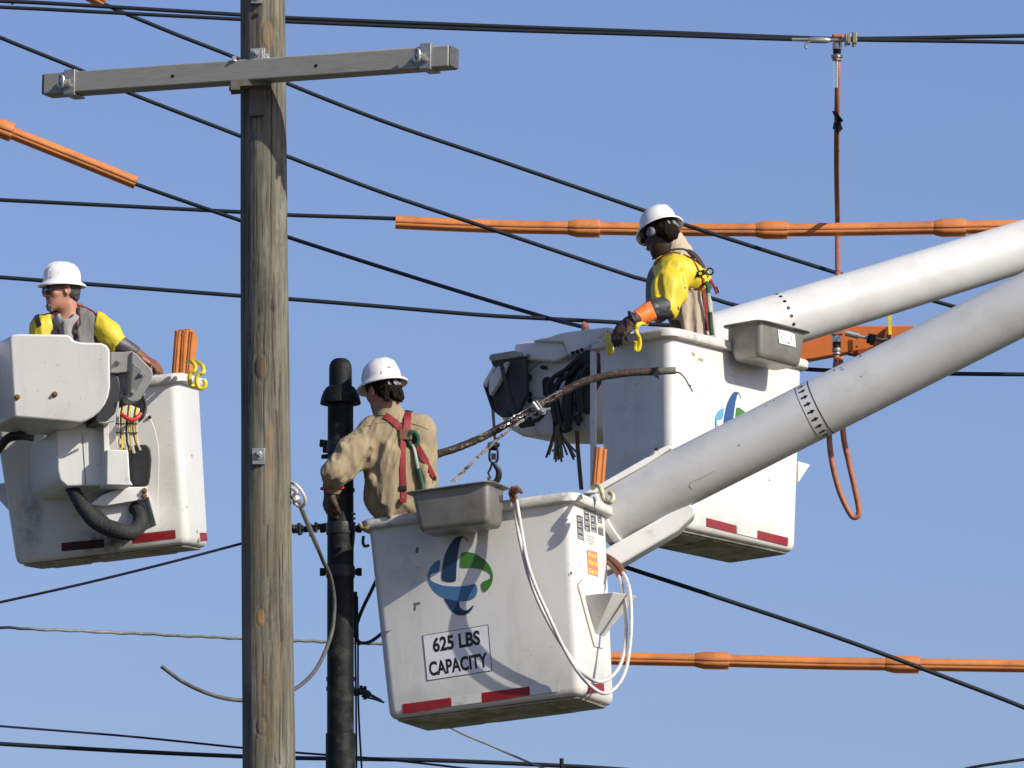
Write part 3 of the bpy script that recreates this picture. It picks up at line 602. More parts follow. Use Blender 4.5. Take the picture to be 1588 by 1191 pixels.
# orange fibreglass arm between the booms
t=thing('lifting_arm','orange fibreglass arm wedged between the white boom and the grey boom','lifting arm',P(1330,530,44.9))
mk('beam',slab([(1225,560),(1262,556),(1318,545.5),(1345,541),(1420,515),(1420,504.5),(1330,505),(1262,523),(1225,530)],44.9,.12,(-.1,1,0)),ORGB,t,bevel=.006)
mk('lower_lip',slab([(1315,546.5),(1352,539),(1335,549),(1326,549)],44.88,.1),mat('dark_orange_paint',(.30,.05,.015),.5,var=.2),t,bevel=.002)
mk('bolt_hole',cyl(P(1328.5,537.5,44.899),P(1328.5,537.5,44.903),.006,12),INK,t)
mk('gusset',slab([(1374,507),(1379,506),(1379,530),(1369,530)],44.86,.05),MATS['dark_orange_paint'],t,bevel=.002)
t=thing('strap','yellow measuring strap hanging behind the white boom','strap',P(1380,505,44.7))
mk('webbing',slab([(1377,480),(1383,480),(1383,519),(1378,519)],44.75,.006),YEL,t); mk('end_weight',slab([(1375,519),(1382,519),(1381,527),(1374,527)],44.75,.02),BLACKM,t)
mk('cord',tube([P(1358,525,44.7),P(1366,527,44.7),P(1376,526,44.72)],.010,8),DARK,t)
# ------------------------------------------------------------------ buckets
def Rm(ax,a):
    c,s=math.cos(a),math.sin(a)
    return {'x':np.array([[1,0,0],[0,c,-s],[0,s,c]]),'y':np.array([[c,0,s],[0,1,0],[-s,0,c]]),'z':np.array([[c,-s,0],[s,c,0],[0,0,1]])}[ax]
class Frame: pass
def bucket(label,q,d):
    ox,oy,yaw,roll,pit,W,D,H,tp=q
    o=P(ox,oy,d); M=Rm('y',roll)@Rm('x',pit)@Rm('z',yaw); ax=[M[:,0],M[:,1],M[:,2]]
    B=Frame(); B.o=o;B.ax=ax;B.W=W;B.D=D;B.H=H;B.tp=tp
    t=thing('aerial_bucket',label,'bucket',o); B.t=t
    sc=lambda z: tp+(1-tp)*z/H
    rc=.055
    R_=lambda z,ins=0.,r=rc: rrect(W*sc(z)-2*ins,D*sc(z)-2*ins,max(.012,r-ins*.6),7)
    H2=H
    rings=[(R_(0,.10,.05),.004),(R_(0,.045,.05),0),(R_(0,.020,.05),.006),(R_(0,.006,.05),.020),(R_(.04,0,.055),.045)]
    for k in range(1,9): rings.append((R_(.04+(H-.05-.04)*k/8),.04+(H-.05-.04)*k/8))
    rings+= [(R_(H,.035),H-.05),(R_(H,.04),.25),(R_(H,.09),.03)]
    mk('shell',loft(o,ax,rings),FG,t,sharp=60)
    rim=[(R_(H,0.0),H-.052),(R_(H,-.030,.06),H-.050),(R_(H,-.038,.06),H-.044),(R_(H,-.040,.06),H-.010),(R_(H,-.034,.06),H-.001),(R_(H,-.02,.06),H+.004),(R_(H,.02),H+.005),(R_(H,.034),H-.002),(R_(H,.034),H-.05)]
    # closed lip ring (no caps)
    v,f=loft(o,ax,rim,False,False); k=len(rim[0][0]); n=len(rim)
    f+=[[(n-1)*k+j,(n-1)*k+(j+1)%k,(j+1)%k,j] for j in range(k)]
    mk('rim',(v,f),RIM,t,sharp=50)
    # underside panel and ribs
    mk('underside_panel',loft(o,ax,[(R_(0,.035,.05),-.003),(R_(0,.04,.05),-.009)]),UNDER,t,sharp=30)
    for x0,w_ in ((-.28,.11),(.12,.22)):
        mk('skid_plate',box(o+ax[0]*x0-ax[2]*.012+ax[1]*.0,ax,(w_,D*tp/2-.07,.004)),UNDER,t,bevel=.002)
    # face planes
    def face(k):
        s={'F':(1,-1),'B':(1,1),'R':(0,1),'L':(0,-1)}[k]; half=(W if s[0]==0 else D)/2
        top=o+ax[s[0]]*s[1]*half+ax[2]*H; bot=o+ax[s[0]]*s[1]*half*tp
        u=ax[1-s[0]]; n=np.cross(u,top-bot); n=nrm(n); 
        if n@(ax[s[0]]*s[1])<0: n=-n
        return bot,n
    B.face=face
    def h_(k,px,py,out=0.):
        p0,n=face(k); return hit(px,py,p0+n*out,n)
    B.hit=h_
    def tape(k,pp,m,lab=None):
        p0,n=face(k); mk('reflective_tape',decal([h_(k,*p) for p in pp],n),m,t,smooth=False,label=lab)
    B.tape=tape
    return B
BC=bucket('white bucket nearest the camera, marked 625 LBS CAPACITY, holding the khaki shirted worker',[778.33,1105.63,-.3378,-.0766,-.0224,1.1381,.579,1.0531,.9438],40.3)
BR=bucket('white bucket at right, half hidden by the grey boom, under the bowed worker',[1086.75,844.7,.8411,.0041,-.0373,1.1447,.5348,1.0833,.9296],42.4)
BL=bucket('white bucket at left seen from its mounting side, holding the worker with sunglasses',[174.5,862.8,-.2022,-.1083,.0797,1.1183,.561,.9774,.9228],44.6)
# -- front bucket markings
LG={'n1':[(540,100),(575,98),(610,115),(640,150),(645,165),(630,160),(610,128),(570,118),(550,160),(525,250),(510,360),(495,500),(488,660),(470,695),(400,705),(330,690),(300,660),(302,560),(318,440),(350,320),(410,205),(480,120)],
'b':[(265,410),(278,420),(270,520),(250,570),(160,600),(145,640),(170,690),(300,745),(450,760),(600,755),(730,730),(760,750),(768,820),(745,890),(700,930),(600,955),(480,950),(340,915),(220,840),(150,750),(120,680),(115,610),(140,530),(190,460)],
'g':[(580,310),(650,308),(740,330),(840,390),(920,470),(965,560),(975,640),(960,720),(920,790),(880,830),(850,830),(825,780),(822,730),(850,695),(910,670),(945,640),(940,600),(890,560),(800,530),(680,515),(570,515),(545,495),(548,420),(555,335)],
'n2':[(340,920),(520,950),(530,1000),(550,1045),(600,1078),(650,1065),(690,1030),(710,1010),(718,1015),(700,1060),(650,1115),(590,1140),(530,1142),(470,1120),(420,1070),(375,1000)]}
def smoothpoly(p,n=3):
    out=[];k=len(p)
    for i in range(k):
        a,b,c,d=[np.array(p[(i+j-1)%k],float) for j in range(4)]
        for s in range(n):
            t=s/n; out.append(.5*((2*b)+(-a+c)*t+(2*a-5*b+4*c-d)*t*t+(-a+3*b-3*c+d)*t**3))
    return out
p0,nF=BC.face('F'); ref=BC.hit('F',650+560/8.507,820+100/8.507); LUV={}
lg=mk('emblem_backing',decal([BC.hit('F',716+3*math.cos(a),893+3*math.sin(a)) for a in np.linspace(0,6.28,8,endpoint=False)],nF,.0002),FG,BC.t,smooth=False) if False else None
for k,m in (('n1',NAVY),('b',BLUE),('g',GREEN),('n2',NAVY)):
    pts=[BC.hit('F',650+x/8.507,820+y/8.507) for x,y in smoothpoly(LG[k])]
    LUV[k]=[((p-ref)@BC.ax[0],(p-ref)@BC.ax[2]) for p in pts]
    mk('emblem_stroke',decal(pts,nF,.001 if k!='n2' else .0006),m,BC.t,smooth=False)
sg=mk('capacity_sign',decal([BC.hit('F',*p) for p in ((656,985.6),(757,969),(762.6,1039.8),(662.8,1055.5))],nF,.0008),STK,BC.t,smooth=False)
c4=[BC.hit('F',*p,.0016) for p in ((656,985.6),(757,969),(762.6,1039.8),(662.8,1055.5))]
mk('sign_border',join(*[tube([c4[i],c4[(i+1)%4]],.0016,6) for i in range(4)]),INK,sg)
H4=lambda k,B,*pp:[B.hit(k,*p) for p in pp]
mk('sign_lettering',text_on('625 LBS',*H4('F',BC,(672,1012.5),(745.5,1000),(670.2,989)),nF,.038),INK,sg,smooth=False)
mk('sign_lettering',text_on('CAPACITY',*H4('F',BC,(666.5,1049.5),(757.6,1034.5),(664.2,1026.6)),nF,.038),INK,sg,smooth=False)
BC.tape('F',[(624.5,1092),(699,1082),(700,1095.5),(625,1107.5)],REDT); BC.tape('F',[(700,1082),(746.5,1075),(747,1089),(700.5,1095.3)],WHT)
BC.tape('F',[(747,1074.5),(821,1064.5),(822,1078),(747.5,1090)],REDT); BC.tape('F',[(822,1064.5),(867,1058),(868,1072),(822.5,1078)],WHT)
pR,nR=BC.face('R')
BC.tape('R',[(911,1061),(936,1060),(937,1074),(912,1075)],REDT)
# scuffs on the front face (small real marks)
for pp in ([(641,935),(652,934),(652,937),(646,938),(644,948),(642,944),(643,939)],[(646,848),(650,850),(648,858),(644,857)],[(590,980),(600,979),(608,977),(600,982),(592,990)],[(885,886),(888,888),(886,892),(884,890)]):
    mk('scuff_mark',decal([BC.hit('F',*p) for p in pp],nF,.0004),GINK,BC.t,smooth=False)
# side stickers
Z=lambda x,y:(890+x/15.87,770+y/15.87)
def sst(pts,m,th=.0008,par=BC.t,name='warning_sticker'): return mk(name,decal([BC.hit('R',*Z(*p)) for p in pts],nR,th),m,par,smooth=False)
LG2=mat('grey_print',(.1,.1,.1))
cols=[([(60,450),(205,490),(238,1085),(90,1030)],[(38,100),(190,145),(190,230),(40,180)]),([(232,255),(360,290),(395,880),(262,830)],[(225,180),(352,210),(355,270),(230,245)]),([(395,320),(520,350),(560,895),(430,850)],[(390,240),(515,275),(518,345),(395,315)]),([(565,345),(665,380),(685,665),(588,640)],[(558,285),(665,305),(668,360),(562,340)])]
for body,hd in cols:
    b_=sst(body,GINK); sst(hd,RINK)
    a,b2,c2,d2=[np.array(x,float) for x in body]
    nl=int((d2[1]-a[1])/45)
    for i in range(nl):
        f0=(i+.35)/nl; f1=f0+.25/nl
        q=lambda u_,f:(a+(d2-a)*f)*(1-u_)+(b2+(c2-b2)*f)*u_
        e=.55+.35*random.random()
        mk('text_line',decal([BC.hit('R',*Z(*p))+nR*.0009 for p in (q(.1,f0),q(e,f0),q(e,f1),q(.1,f1))],nR,.0003),STK if i%3 else INK,b_,smooth=False)
    h0,h1,h2,h3=[np.array(x,float) for x in hd]
    mk('lettering',text_on('WARNING',*[BC.hit('R',*Z(*p)) for p in (h3*.8+h0*.2+(h1-h0)*.1,h2*.8+h1*.2-(h1-h0)*.1,h0*.8+h3*.2+(h1-h0)*.1)],nR,.02),STK,b_,smooth=False)
sst([(590,770),(620,735),(680,750),(712,800),(720,970),(600,930)],GINK); sst([(615,735),(650,730),(690,770),(650,800),(610,780)],OINK,.0014)
for i,(x0,x1,y) in enumerate(((290,520,940),(330,500,1010),(335,510,1065),(350,500,1120),(395,430,1170))):
    mk('text_line',decal([BC.hit('R',*Z(*p)) for p in ((x0,y),(x1,y+(x1-x0)*.3),(x1,y+20+(x1-x0)*.3),(x0,y+20))],nR,.0004),mat('faint_print',(.4,.4,.4),.5),BC.t,smooth=False)
Z2=lambda x,y:(900+x/19.85,840+y/19.85)
ss_=mk('safety_sticker',decal([BC.hit('R',*Z2(*p)) for p in ((190,250),(510,325),(545,1080),(235,985))],nR),OINK,BC.t,smooth=False)
for s_,y0 in (('Snap In',300),('When You',530),('Get In',790)):
    mk('lettering',text_on(s_,*[BC.hit('R',*Z2(*p)) for p in ((235+y0*.02,y0+165),(500+y0*.02,y0+245),(232+y0*.02,y0+10))],nR,.03),YINK,ss_,smooth=False)
# step on a backing plate
def step(B,k,plate,A,Bk,E_,F_,out,lab=None):
    p0,n=B.face(k)
    if plate:
        mk('mounting_plate',prism([B.hit(k,*p)+n*.0005 for p in plate],n*.006),FG,B.t,bevel=.003)
        c_=[B.hit(k,*p,.0015) for p in plate]; mk('sealant_line',tube(spline(c_[:4],4),.0022,6),mat('sealant',(.22,.20,.12),.7),B.t)
    a,b,e,f=[B.hit(k,*p) for p in (A,Bk,E_,F_)]
    mk('step',hull([a,b,e,f,a+n*out,b+n*out*1.02,a-n*.01,b-n*.01]),FG,B.t,bevel=.004,sharp=20,label=lab)
step(BC,'R',[(903,899),(899,903),(898,917),(921,1003),(934,1006),(934,960),(936,906)],(905,923),(941,929),(922,985),(935,990),.165)
pB,nB=BR.face('R')
step(BR,'R',None,(1240,716),(1200,728),(1238,748),(1215,750),.09)
pL,nL=BL.face('L')
step(BL,'L',None,(10,748),(30,752),(14,792),(32,790),.12)
# -- right bucket markings
pf,nf=BR.face('F')
rf=BR.hit('F',1143.5,608.5)
for k,m in (('n1',mat('navy_vinyl_lit',(.02,.075,.22),.4)),('b',BLUE_LIT),('g',GREEN),('n2',NAVY)):  # navy and mid blue here carry the sunlit face's brightness in their colour
    mk('emblem_stroke',decal([rf+BR.ax[0]*u_*.92+BR.ax[2]*v_ for u_,v_ in LUV[k]],nf,.001),m,BR.t,smooth=False)
BR.tape('F',[(1095,803),(1142,815),(1142,827.5),(1095,816)],REDT); BR.tape('F',[(1174.5,822.5),(1222,834),(1221.5,846.5),(1174,835)],REDT)
BR.tape('F',[(1143,815.2),(1174,822.4),(1173.7,834.8),(1143,827.8)],FG)
for pp in ([(1072,545),(1078,548),(1077,553),(1073,551)],[(1083,554),(1091,557),(1090,561),(1083,559)],[(1191,743),(1195,745),(1193,747)],[(1101,803.5),(1104,806),(1102,809)]):
    mk('scuff_mark',decal([BR.hit('F',*p) for p in pp],nf,.0004),mat('olive_scuff',(.30,.28,.16),.7),BR.t,smooth=False)
pl_,nl_=BR.face('L')
mk('edge_flange',prism([BR.hit('L',*p) for p in ((917,545),(926,545),(926,830),(917,830))],nl_*.012),FG,BR.t,bevel=.004)
mat('sooty_shaded_red_tape',(.075,.010,.012),.6,var=.5,vscale=20,dirt=(.03,.025,.02),dscale=14,dlo=.45,dhi=.65)  # red tape with shade put into its darker base, plus soot mottling
# -- left bucket markings and panel
pq,nq=BL.face('F')
pan=[(33,660),(60,640),(150,640),(231,643.6),(240,664),(245,687),(247,707),(246,743),(245,775),(247,809),(163,826),(84,829),(76,815),(72.5,798),(70,765),(62,741),(50,727),(38.5,716),(34,690)]
mk('raised_panel',prism([BL.hit('F',*p)-nq*.004 for p in pan],nq*.0065),FG,BL.t,bevel=.002)
BL.tape('F',[(205.5,829),(271.5,821.5),(273,834.5),(206,842.5)],REDT); BL.tape('F',[(95,842),(161,836),(162,849),(96,855)],MATS['sooty_shaded_red_tape'])
pz,nz_=BL.face('R')
BL.tape('R',[(309.5,826),(320,826.3),(321.5,838.6),(311,838.5)],REDT)
for pp in ([(304,823),(307,822),(306,828)],[(308,833),(311,836),(309,842),(307,838)],[(296,705),(299,706),(298,710)],[(288,786),(291,784),(290,788)]):
    mk('scuff_mark',decal([BL.hit('F' if pp[0][0]<300 else 'R',*p) for p in pp],nq if pp[0][0]<300 else nz_,.0004),MATS['olive_scuff'],BL.t,smooth=False)
for p_ in ((232,647),): mk('rivet',bolt(BL.hit('F',*p_,.012),nq,.007,.006),BLACKM,BL.t)
def grime(B,k,pp,m):
    p0,n=B.face(k); mk('grime_patch',(np.array([B.hit(k,x,y,.0026) for x,y in pp]),[[0,1,2,3]]),m,B.t,smooth=False)
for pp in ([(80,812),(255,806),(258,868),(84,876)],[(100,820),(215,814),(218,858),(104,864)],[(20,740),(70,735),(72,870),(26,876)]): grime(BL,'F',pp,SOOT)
grime(BL,'F',[(235,680),(275,680),(290,840),(250,840)],GRIME)
for pp in ([(598,1050),(760,1030),(764,1100),(604,1114)],[(780,1022),(893,1005),(897,1076),(786,1092)],[(575,815),(680,805),(690,960),(585,970)]): grime(BC,'F',pp,GRIME)
grime(BC,'R',[(905,1020),(950,1022),(952,1088),(907,1076)],GRIME)
for pp in ([(930,560),(1030,550),(1030,700),(930,705)],[(935,690),(1035,690),(1035,800),(940,815)],[(960,520),(1035,515),(1035,600),(960,605)]): grime(BR,'L',pp,GRIME)
grime(BR,'F',[(1060,780),(1230,815),(1228,855),(1060,820)],GRIME)
# ------------------------------------------------------------------ tool trays
def tray(B,k,px,py,out,label,w=.41,d=.26,h=.20):
    """px,py: pixel of the near upper corner of the body under the flange"""
    p0,n=B.face(k); ix=0; X=B.ax[0]; Zv=B.ax[2]; n=-B.ax[1]
    c=hit(px,py,p0+n*out,n)
    return c,X,n,Zv
def build_tray(c,X,n,Zv,w,d,h,label,side):
    # c: near corner at body top; side=+1: body extends to +X from c, -1: to -X
    ctr=c+X*side*w/2-n*d/2; ax=[X,-n,Zv]
    t=thing('tool_tray',label,'tool tray',ctr-Zv*h,'tool trays')
    rr=lambda ins,z,r=.03:(rrect(w-2*ins,d-2*ins,max(.01,r-ins*.3),6),z)
    rings=[rr(.05,-h,.03),rr(.035,-h+.002,.035),rr(.024,-h+.012,.035),rr(.018,-h+.032,.035),rr(.0,0),rr(-.026,.001,.045),rr(-.029,.004,.045),rr(-.027,.009,.045),rr(.003,.008),rr(.021,-h+.034),rr(.05,-h+.01)]
    mk('pan',loft(ctr,ax,rings),PAN,t,sharp=50)
    for x in (-.12,.12): mk('hanger',box(ctr+X*x+n*(-d/2-.022)-Zv*.02,ax,(.018,.02,.05)),STEEL,t,bevel=.002)
    return t,ctr,ax
c,X,n,Zv=tray(BC,'F',757,749,.315,'')
T1,ctr1,ax1=build_tray(c,X,n,Zv,.425,.265,.205,'metal tool tray hung on the front of the 625 LBS bucket, beside the khaki worker',-1)
c,X,n,Zv=tray(BR,'F',1178,499,.275,'')
T2,ctr2,ax2=build_tray(c,X,n,Zv,.40,.235,.19,'metal tool tray with a white paper label, hung on the right bucket',1)
# paper label on tray 2's outer wall
nw=nrm(-ax2[1]+ax2[2]*-.09); p0w=ctr2-ax2[1]*(.235/2)-ax2[2]*.0
hp=lambda x,y:hit(x,y,p0w+nw*.001,nw)
lb=mk('paper_label',decal([hp(*p) for p in ((1206,511),(1222,514),(1232,518.5),(1234,538.5),(1208,532))],nw,.0006),STK,T2,smooth=False)
for s_,a,b,c_ in (('P',(1208,517),(1212,518),(1208,513)),('178',(1217,532),(1224,534),(1217,529)),('C  E',(1211,525),(1230,528),(1211,519))):
    mk('lettering',text_on(s_,hp(*a),hp(*b),hp(*c_),nw,.01,.003),MATS['faint_print'] if s_!='178' else GINK,lb,smooth=False)
# ------------------------------------------------------------------ hooks
def hook(pts,r,label,m,loc,name='hook',group=None):
    t=thing(name,label,'hook',P(*loc),group)
    mk('bent_rod',tube(spline([P(*p) for p in pts],8),r,10),m,t)
    return t
hook([(919,757,40.05),(923,753,40.0),(929,754,39.95),(933,761,39.9),(935,770,39.9),(940,778,39.88),(946,779,39.85),(950.5,774,39.85),(950,767,39.87),(945,764,39.9)],.0125,'pale yellow S hook over the right rim of the 625 LBS bucket',PYEL,(935,770,39.9))
hook([(921,772,39.95),(922,776,39.93),(923,785,39.9),(923.5,796,39.9)],.006,'thin grey wire hook hanging above the warning stickers',STEEL,(922,785,39.9))
hook([(563.5,831,40.3),(563,842,40.3),(566,847,40.3),(571,846,40.35)],.008,'small dark hook low on the left side of the 625 LBS bucket',BLACKM,(565,840,40.3))
hook([(558,811,40.2),(561,818,40.2),(567,821,40.25),(570,816,40.3)],.010,'olive hook tucked under the left rim of the 625 LBS bucket',mat('olive_plastic',(.16,.14,.03),.5),(563,815,40.2))
hook([(1003,502,42.15),(996,501,42.05),(989,504,42.0),(986.5,511,42.0),(988,518,42.0),(991,524,42.02),(992,533,42.03),(990,542,42.03),(986,543,42.03),(985,536,42.03),(986,529,42.02)],.0125,'bright yellow double hook on the right bucket rim, next to the worker glove',YEL,(990,520,42))
hook([(941,519,42.2),(942,530,42.15),(944,541,42.12),(946,548,42.1),(948,545,42.1),(949,535,42.12)],.0125,'yellow hook below the glove of the right worker',YEL,(945,535,42.1))
hook([(290,563,44.2),(297,561,44.1),(302,566,44.05),(303,574,44.0),(297,578,44.0),(294,584,44.0),(295,593,44.0),(299,599,44.0),(303,600,44.0)],.0125,'left yellow hook of the pair on the left bucket corner',YEL,(298,580,44),group='yellow hooks on the left bucket')
hook([(303,561,44.2),(308,563,44.1),(314,568,44.0),(315.5,577,43.95),(309,580,43.95),(305,586,43.95),(305.5,595,43.95),(310,602,43.95),(316,601,43.95),(318.5,595,43.95),(316,588,43.95)],.0125,'right yellow hook of the pair on the left bucket corner',YEL,(310,580,44),group='yellow hooks on the left bucket')
# ------------------------------------------------------------------ orange items standing in the buckets
def guard(pts,w,label,lean,d,dep=.05):
    """rolled orange line guard: open channel seen end up. pts = (bottom centre, top centre) px"""
    (x0,y0),(x1,y1)=pts; a=P(x0,y0,d); b=P(x1,y1,d)
    t=thing('line_guard',label,'line guard',a,None)
    n=14; prof=[]
    for i in range(n+1):
        an=rad(-150+300*i/n-90); prof.append((w*math.cos(an),w*math.sin(an)))
    prof+= [(p[0]*.82,p[1]*.82) for p in prof[::-1]]
    mk('channel',sweep([a,b],prof,up=(0,1,0)),ORG,t,sharp=50)
    return t
guard([((924,860),(932,694))],.0,'',0,40.6) if False else None
t=thing('line_guard','orange rolled line guard standing up behind the right rim of the 625 LBS bucket','line guard',P(922,850,40.75))
for k,(dx,r_) in enumerate(((-3,.024),(5,.016))):
    mk('channel',sweep([P(918+dx,860,40.75),P(932+dx,693+k*3,40.75)],hose_prof(r_),up=(0,-1,0)),ORG,t,sharp=50)
t=thing('line_guard','bundle of orange line guards standing in the left bucket','line guard',P(285,640,44.9))
for i,(x0,x1,y,r_) in enumerate(((269,277,513,.022),(274,283,511,.024),(279,288,512,.023),(284,293,510.5,.024),(288,298,514,.022),(292,302,522,.018),(282,286,516,.022),(277,280,518,.02))):
    mk('channel',sweep([P(x0-2,640,44.85+.02*(i%2)),P(x1,y,44.8+.03*(i%2))],hose_prof(r_),up=(0,-1,0)),ORG,t,sharp=50)
# ------------------------------------------------------------------ cable loop hung over the front bucket rim
t=thing('cable_coil','doubled white cable with brown ends looped down the right side of the 625 LBS bucket','cable',P(830,900,39.6))
dF=lambda px,py,out: (lambda p:( (p-CAM)@FW))(BC.hit('F',px,py,out))
def cl_(pts,r_,m,nm):
    mk(nm,tube(spline([P(*p) for p in pts],8),r_,10),m,t,sharp=60)
fo=lambda x,y,o_: (x,y,dF(x,y,o_))
A1=[fo(797,775,.06),fo(799,790,.065),fo(802,815,.08),fo(809,850,.12),fo(820,893,.135),fo(838,940,.125),fo(862,985,.10),fo(885,1020,.075),fo(900,1041,.07),(922,1056,39.73),(942,1054,39.78),(960,1035,39.9),(968,1008,40.0),(971,975,40.1),(969,940,40.2),(965,910,40.3),(960,893,40.35)]
A2=[fo(801,775,.07),fo(805,800,.075),fo(810,830,.09),fo(817,868,.145),fo(830,908,.16),fo(850,953,.15),fo(872,1000,.12),fo(893,1037,.08),(912,1060,39.66),(935,1075,39.7),(955,1066,39.8),(970,1040,39.9),(977,1000,40.0),(979,960,40.1),(977,920,40.2),(972,900,40.3),(966,888,40.35)]
cl_(A1,.0098,WHC,'white_lead'); cl_(A2,.0098,WHC,'white_lead')
cl_([(801,763,40.15),(795,757,40.0),fo(791.5,764,.05),fo(793,770,.055),fo(797.5,780,.06)],.011,BROWN,'brown_sleeve'); cl_([(808,763,40.15),(801,756,40.0),fo(798,763,.06),fo(801,778,.07)],.011,BROWN,'brown_sleeve')
cl_([(960,893,40.35),(954,882,40.42),(944,873,40.5),(935,866,40.6)],.0145,BROWN,'brown_sleeve'); cl_([(967,890,40.35),(961,878,40.4),(950,868,40.5),(938,861,40.6)],.0145,BROWN,'brown_sleeve')
# ------------------------------------------------------------------ torn service cable sticking up
t=thing('torn_cable','torn thick cable curving up behind the khaki worker to a grey end cap','cable',P(820,640,40.9))
ph=[(655,720,40.9),(678,705,40.9),(705,696,40.9),(735,684,40.9),(762,671,40.9),(790,655,40.9),(812,643,40.9),(830,632,40.9),(852,620,40.9),(880,604,40.9),(905,592,40.9),(935,584,40.9),(970,578.5,40.9),(1005,576.5,40.9),(1024,575.5,40.9)]
path=spline([P(*p) for p in ph],14)
rr_=[.0205+.0012*noise.noise(Vector((i*.35,0,0)))*2+.0006*math.sin(i*2.1) for i in range(len(path))]
TORN=mat('torn_sheath',(.075,.048,.034),.6,var=.6,vscale=30,stretch=(.16,1,.8),dirt=(.50,.47,.43),dscale=38,dlo=.56,dhi=.64,bump=.5,bscale=60)
mk('sheathed_core',sweep(path,circ(1,14),scale=rr_),TORN,t,sharp=80)
def strand(pts,r_,m,nm='strand',jit=.003):
    q=spline([P(*p) for p in pts],10); q=[x+np.array([0,rng.normal(0,jit),rng.normal(0,jit)]) for x in q]
    mk(nm,tube(q,r_,6),m,t)
for k in range(7):
    o=rng.normal(0,2.2); strand([(772+k*3,665-k*1.5+o,40.86),(800,650+o,40.86),(825,636+o,40.87),(848+k*4,622+o-k*2,40.87)],.0035,ALU if k%2 else TORN,'loose_strand')
strand([(700,748,40.9),(718,731,40.9),(735,715,40.9),(755,695,40.9),(778,675,40.88),(800,659,40.88),(830,638,40.88)],.0075,mat('messenger_wire',(.42,.40,.36),.6,dirt=(.05,.045,.04),dscale=40,dlo=.5,dhi=.56,var=.3,vscale=40),'messenger_strand',.0012)
strand([(706,748,40.9),(740,712,40.91),(780,676,40.9),(812,648,40.88)],.004,MATS['messenger_wire'],'loose_strand',.002)
cl=mk('wire_clamp',join(tube([P(826,624,40.84),P(838,640,40.84)],.0105,8),tube([P(832,622,40.86),P(842,636,40.84)],.006,6),tube([P(836,637,40.82),P(854,634,40.82)],.009,8),bolt(P(842,638,40.8),(0,-1,0),.012,.02)),STEEL,t)
mk('end_sleeve',lathe(P(1020,575.8,40.9),axes(P(1049,574.5,40.9)-P(1020,575.8,40.9)),[(.017,0),(.0195,.005),(.0195,.090),(.018,.096)],20),mat('grey_rubber',(.17,.17,.14),.7,var=.3,vscale=30),t,sharp=40)
mk('torn_flap',hull([P(1010,571,40.88),P(1020,569,40.86),P(1021,582,40.88),P(1022,589,40.9),P(1013,582,40.86)]),DARK,t,smooth=False)
strand([(1048,577,40.9),(1055,579,40.9),(1062,586,40.9),(1068,597,40.9),(1074,607,40.9)],.0042,INK,'bent_wire',.0008)
strand([(1068,597,40.9),(1071,598,40.9),(1070,601,40.9)],.0035,INK,'bent_wire',.0003)
# ------------------------------------------------------------------ boom tip machine left of the right bucket
d=42.75; PJ=lambda x,y,dd:P(x,y,dd+(918-x)*.00298)
t=thing('jib_assembly','shaded white boom tip with drum and black plates, left of the right bucket','boom tip',PJ(840,640,d))
WP=PAINT
SH=lambda name,pp,dd,th,m,bv=.008,par=t,lab=None: mk(name,prism([PJ(x,y,dd) for x,y in pp],np.array([.643,.766,0])*th),m,par,bevel=bv,label=lab)
SH('top_cover',[(822,528),(876,514),(942,506),(945,512),(916,534),(903,547),(881,551),(873,530)],42.62,.42,WP,.012)
SH('side_cover',[(795,542),(799,532),(822,528),(873.5,529),(881,551),(860,561),(812,557)],42.66,.40,WP,.014)
SH('drum_housing',[(812,556),(850,551),(880,551),(920,540),(920,668),(890,677),(806,676),(785,664),(772,645),(792,600)],42.74,.40,WP,.03)
SH('end_plate',[(758,553),(770,549),(806,547),(813,552),(816,612),(800,645),(776,647),(762,636),(748,596),(763,567)],42.62,.03,mat('dark_grey_paint',(.05,.052,.058),.45,var=.3,vscale=12),.006)
SH('top_plate',[(757,554),(760,549),(795,543),(812,547),(811,552),(760,560)],42.58,.10,GREYP,.005)
SH('lit_strip',[(748.5,594),(764,567),(766,571),(752,600)],42.56,.02,WP,.002)  # sunlit strips on the end plate, put in as white slabs
SH('lit_strip',[(757,605),(759,585),(771,568),(786,560),(782,570),(775,588),(764,606),(759,613)],42.56,.03,WP,.003)
SH('tie_strap',[(748,596),(752,596),(766,636),(763,640)],42.57,.02,BLACKM,.003)
SH('slot_opening',[(840,592),(843,585),(850,583.5),(856,587),(858,596),(859,614),(852,620),(842,613)],42.728,.02,INK,.004)
SH('slot_opening',[(812,552),(816,553),(817,610),(813,612)],42.728,.02,INK,.002)
SH('lower_opening',[(794,645),(818,640),(829,660),(806,664)],42.728,.02,INK,.004)
SH('motor_cover',[(880.5,567),(893,553),(910,541),(918,562),(915,588),(906,602),(904,636),(893,640),(888,632),(890,610),(872,606),(877,584)],42.62,.12,DARK,.012)
SH('cable_boot',[(872,604),(882,600),(884,625),(880,668),(868,672),(866,655),(870,630)],42.66,.04,DARK,.008)
SH('cable_boot',[(852,612),(862,622),(864,650),(868,670),(858,660),(852,635)],42.66,.04,DARK,.008)
for i,(pts,r_) in enumerate((([(900,560),(884,580),(868,590),(862,610),(866,640),(872,664)],.018),([(905,575),(892,596),(884,612),(882,640),(878,668)],.02),([(896,556),(876,574),(858,586),(850,604),(856,628),(862,655)],.014),([(912,566),(902,590),(898,612),(900,636),(896,660)],.014),([(786,640),(800,652),(820,655),(838,648),(850,630)],.012),([(776,560),(782,585),(790,610),(800,640)],.012))):
    mk('hydraulic_hose',tube(spline([PJ(x,y,42.58-.01*i) for x,y in pts],8),r_,10),DARK,t)
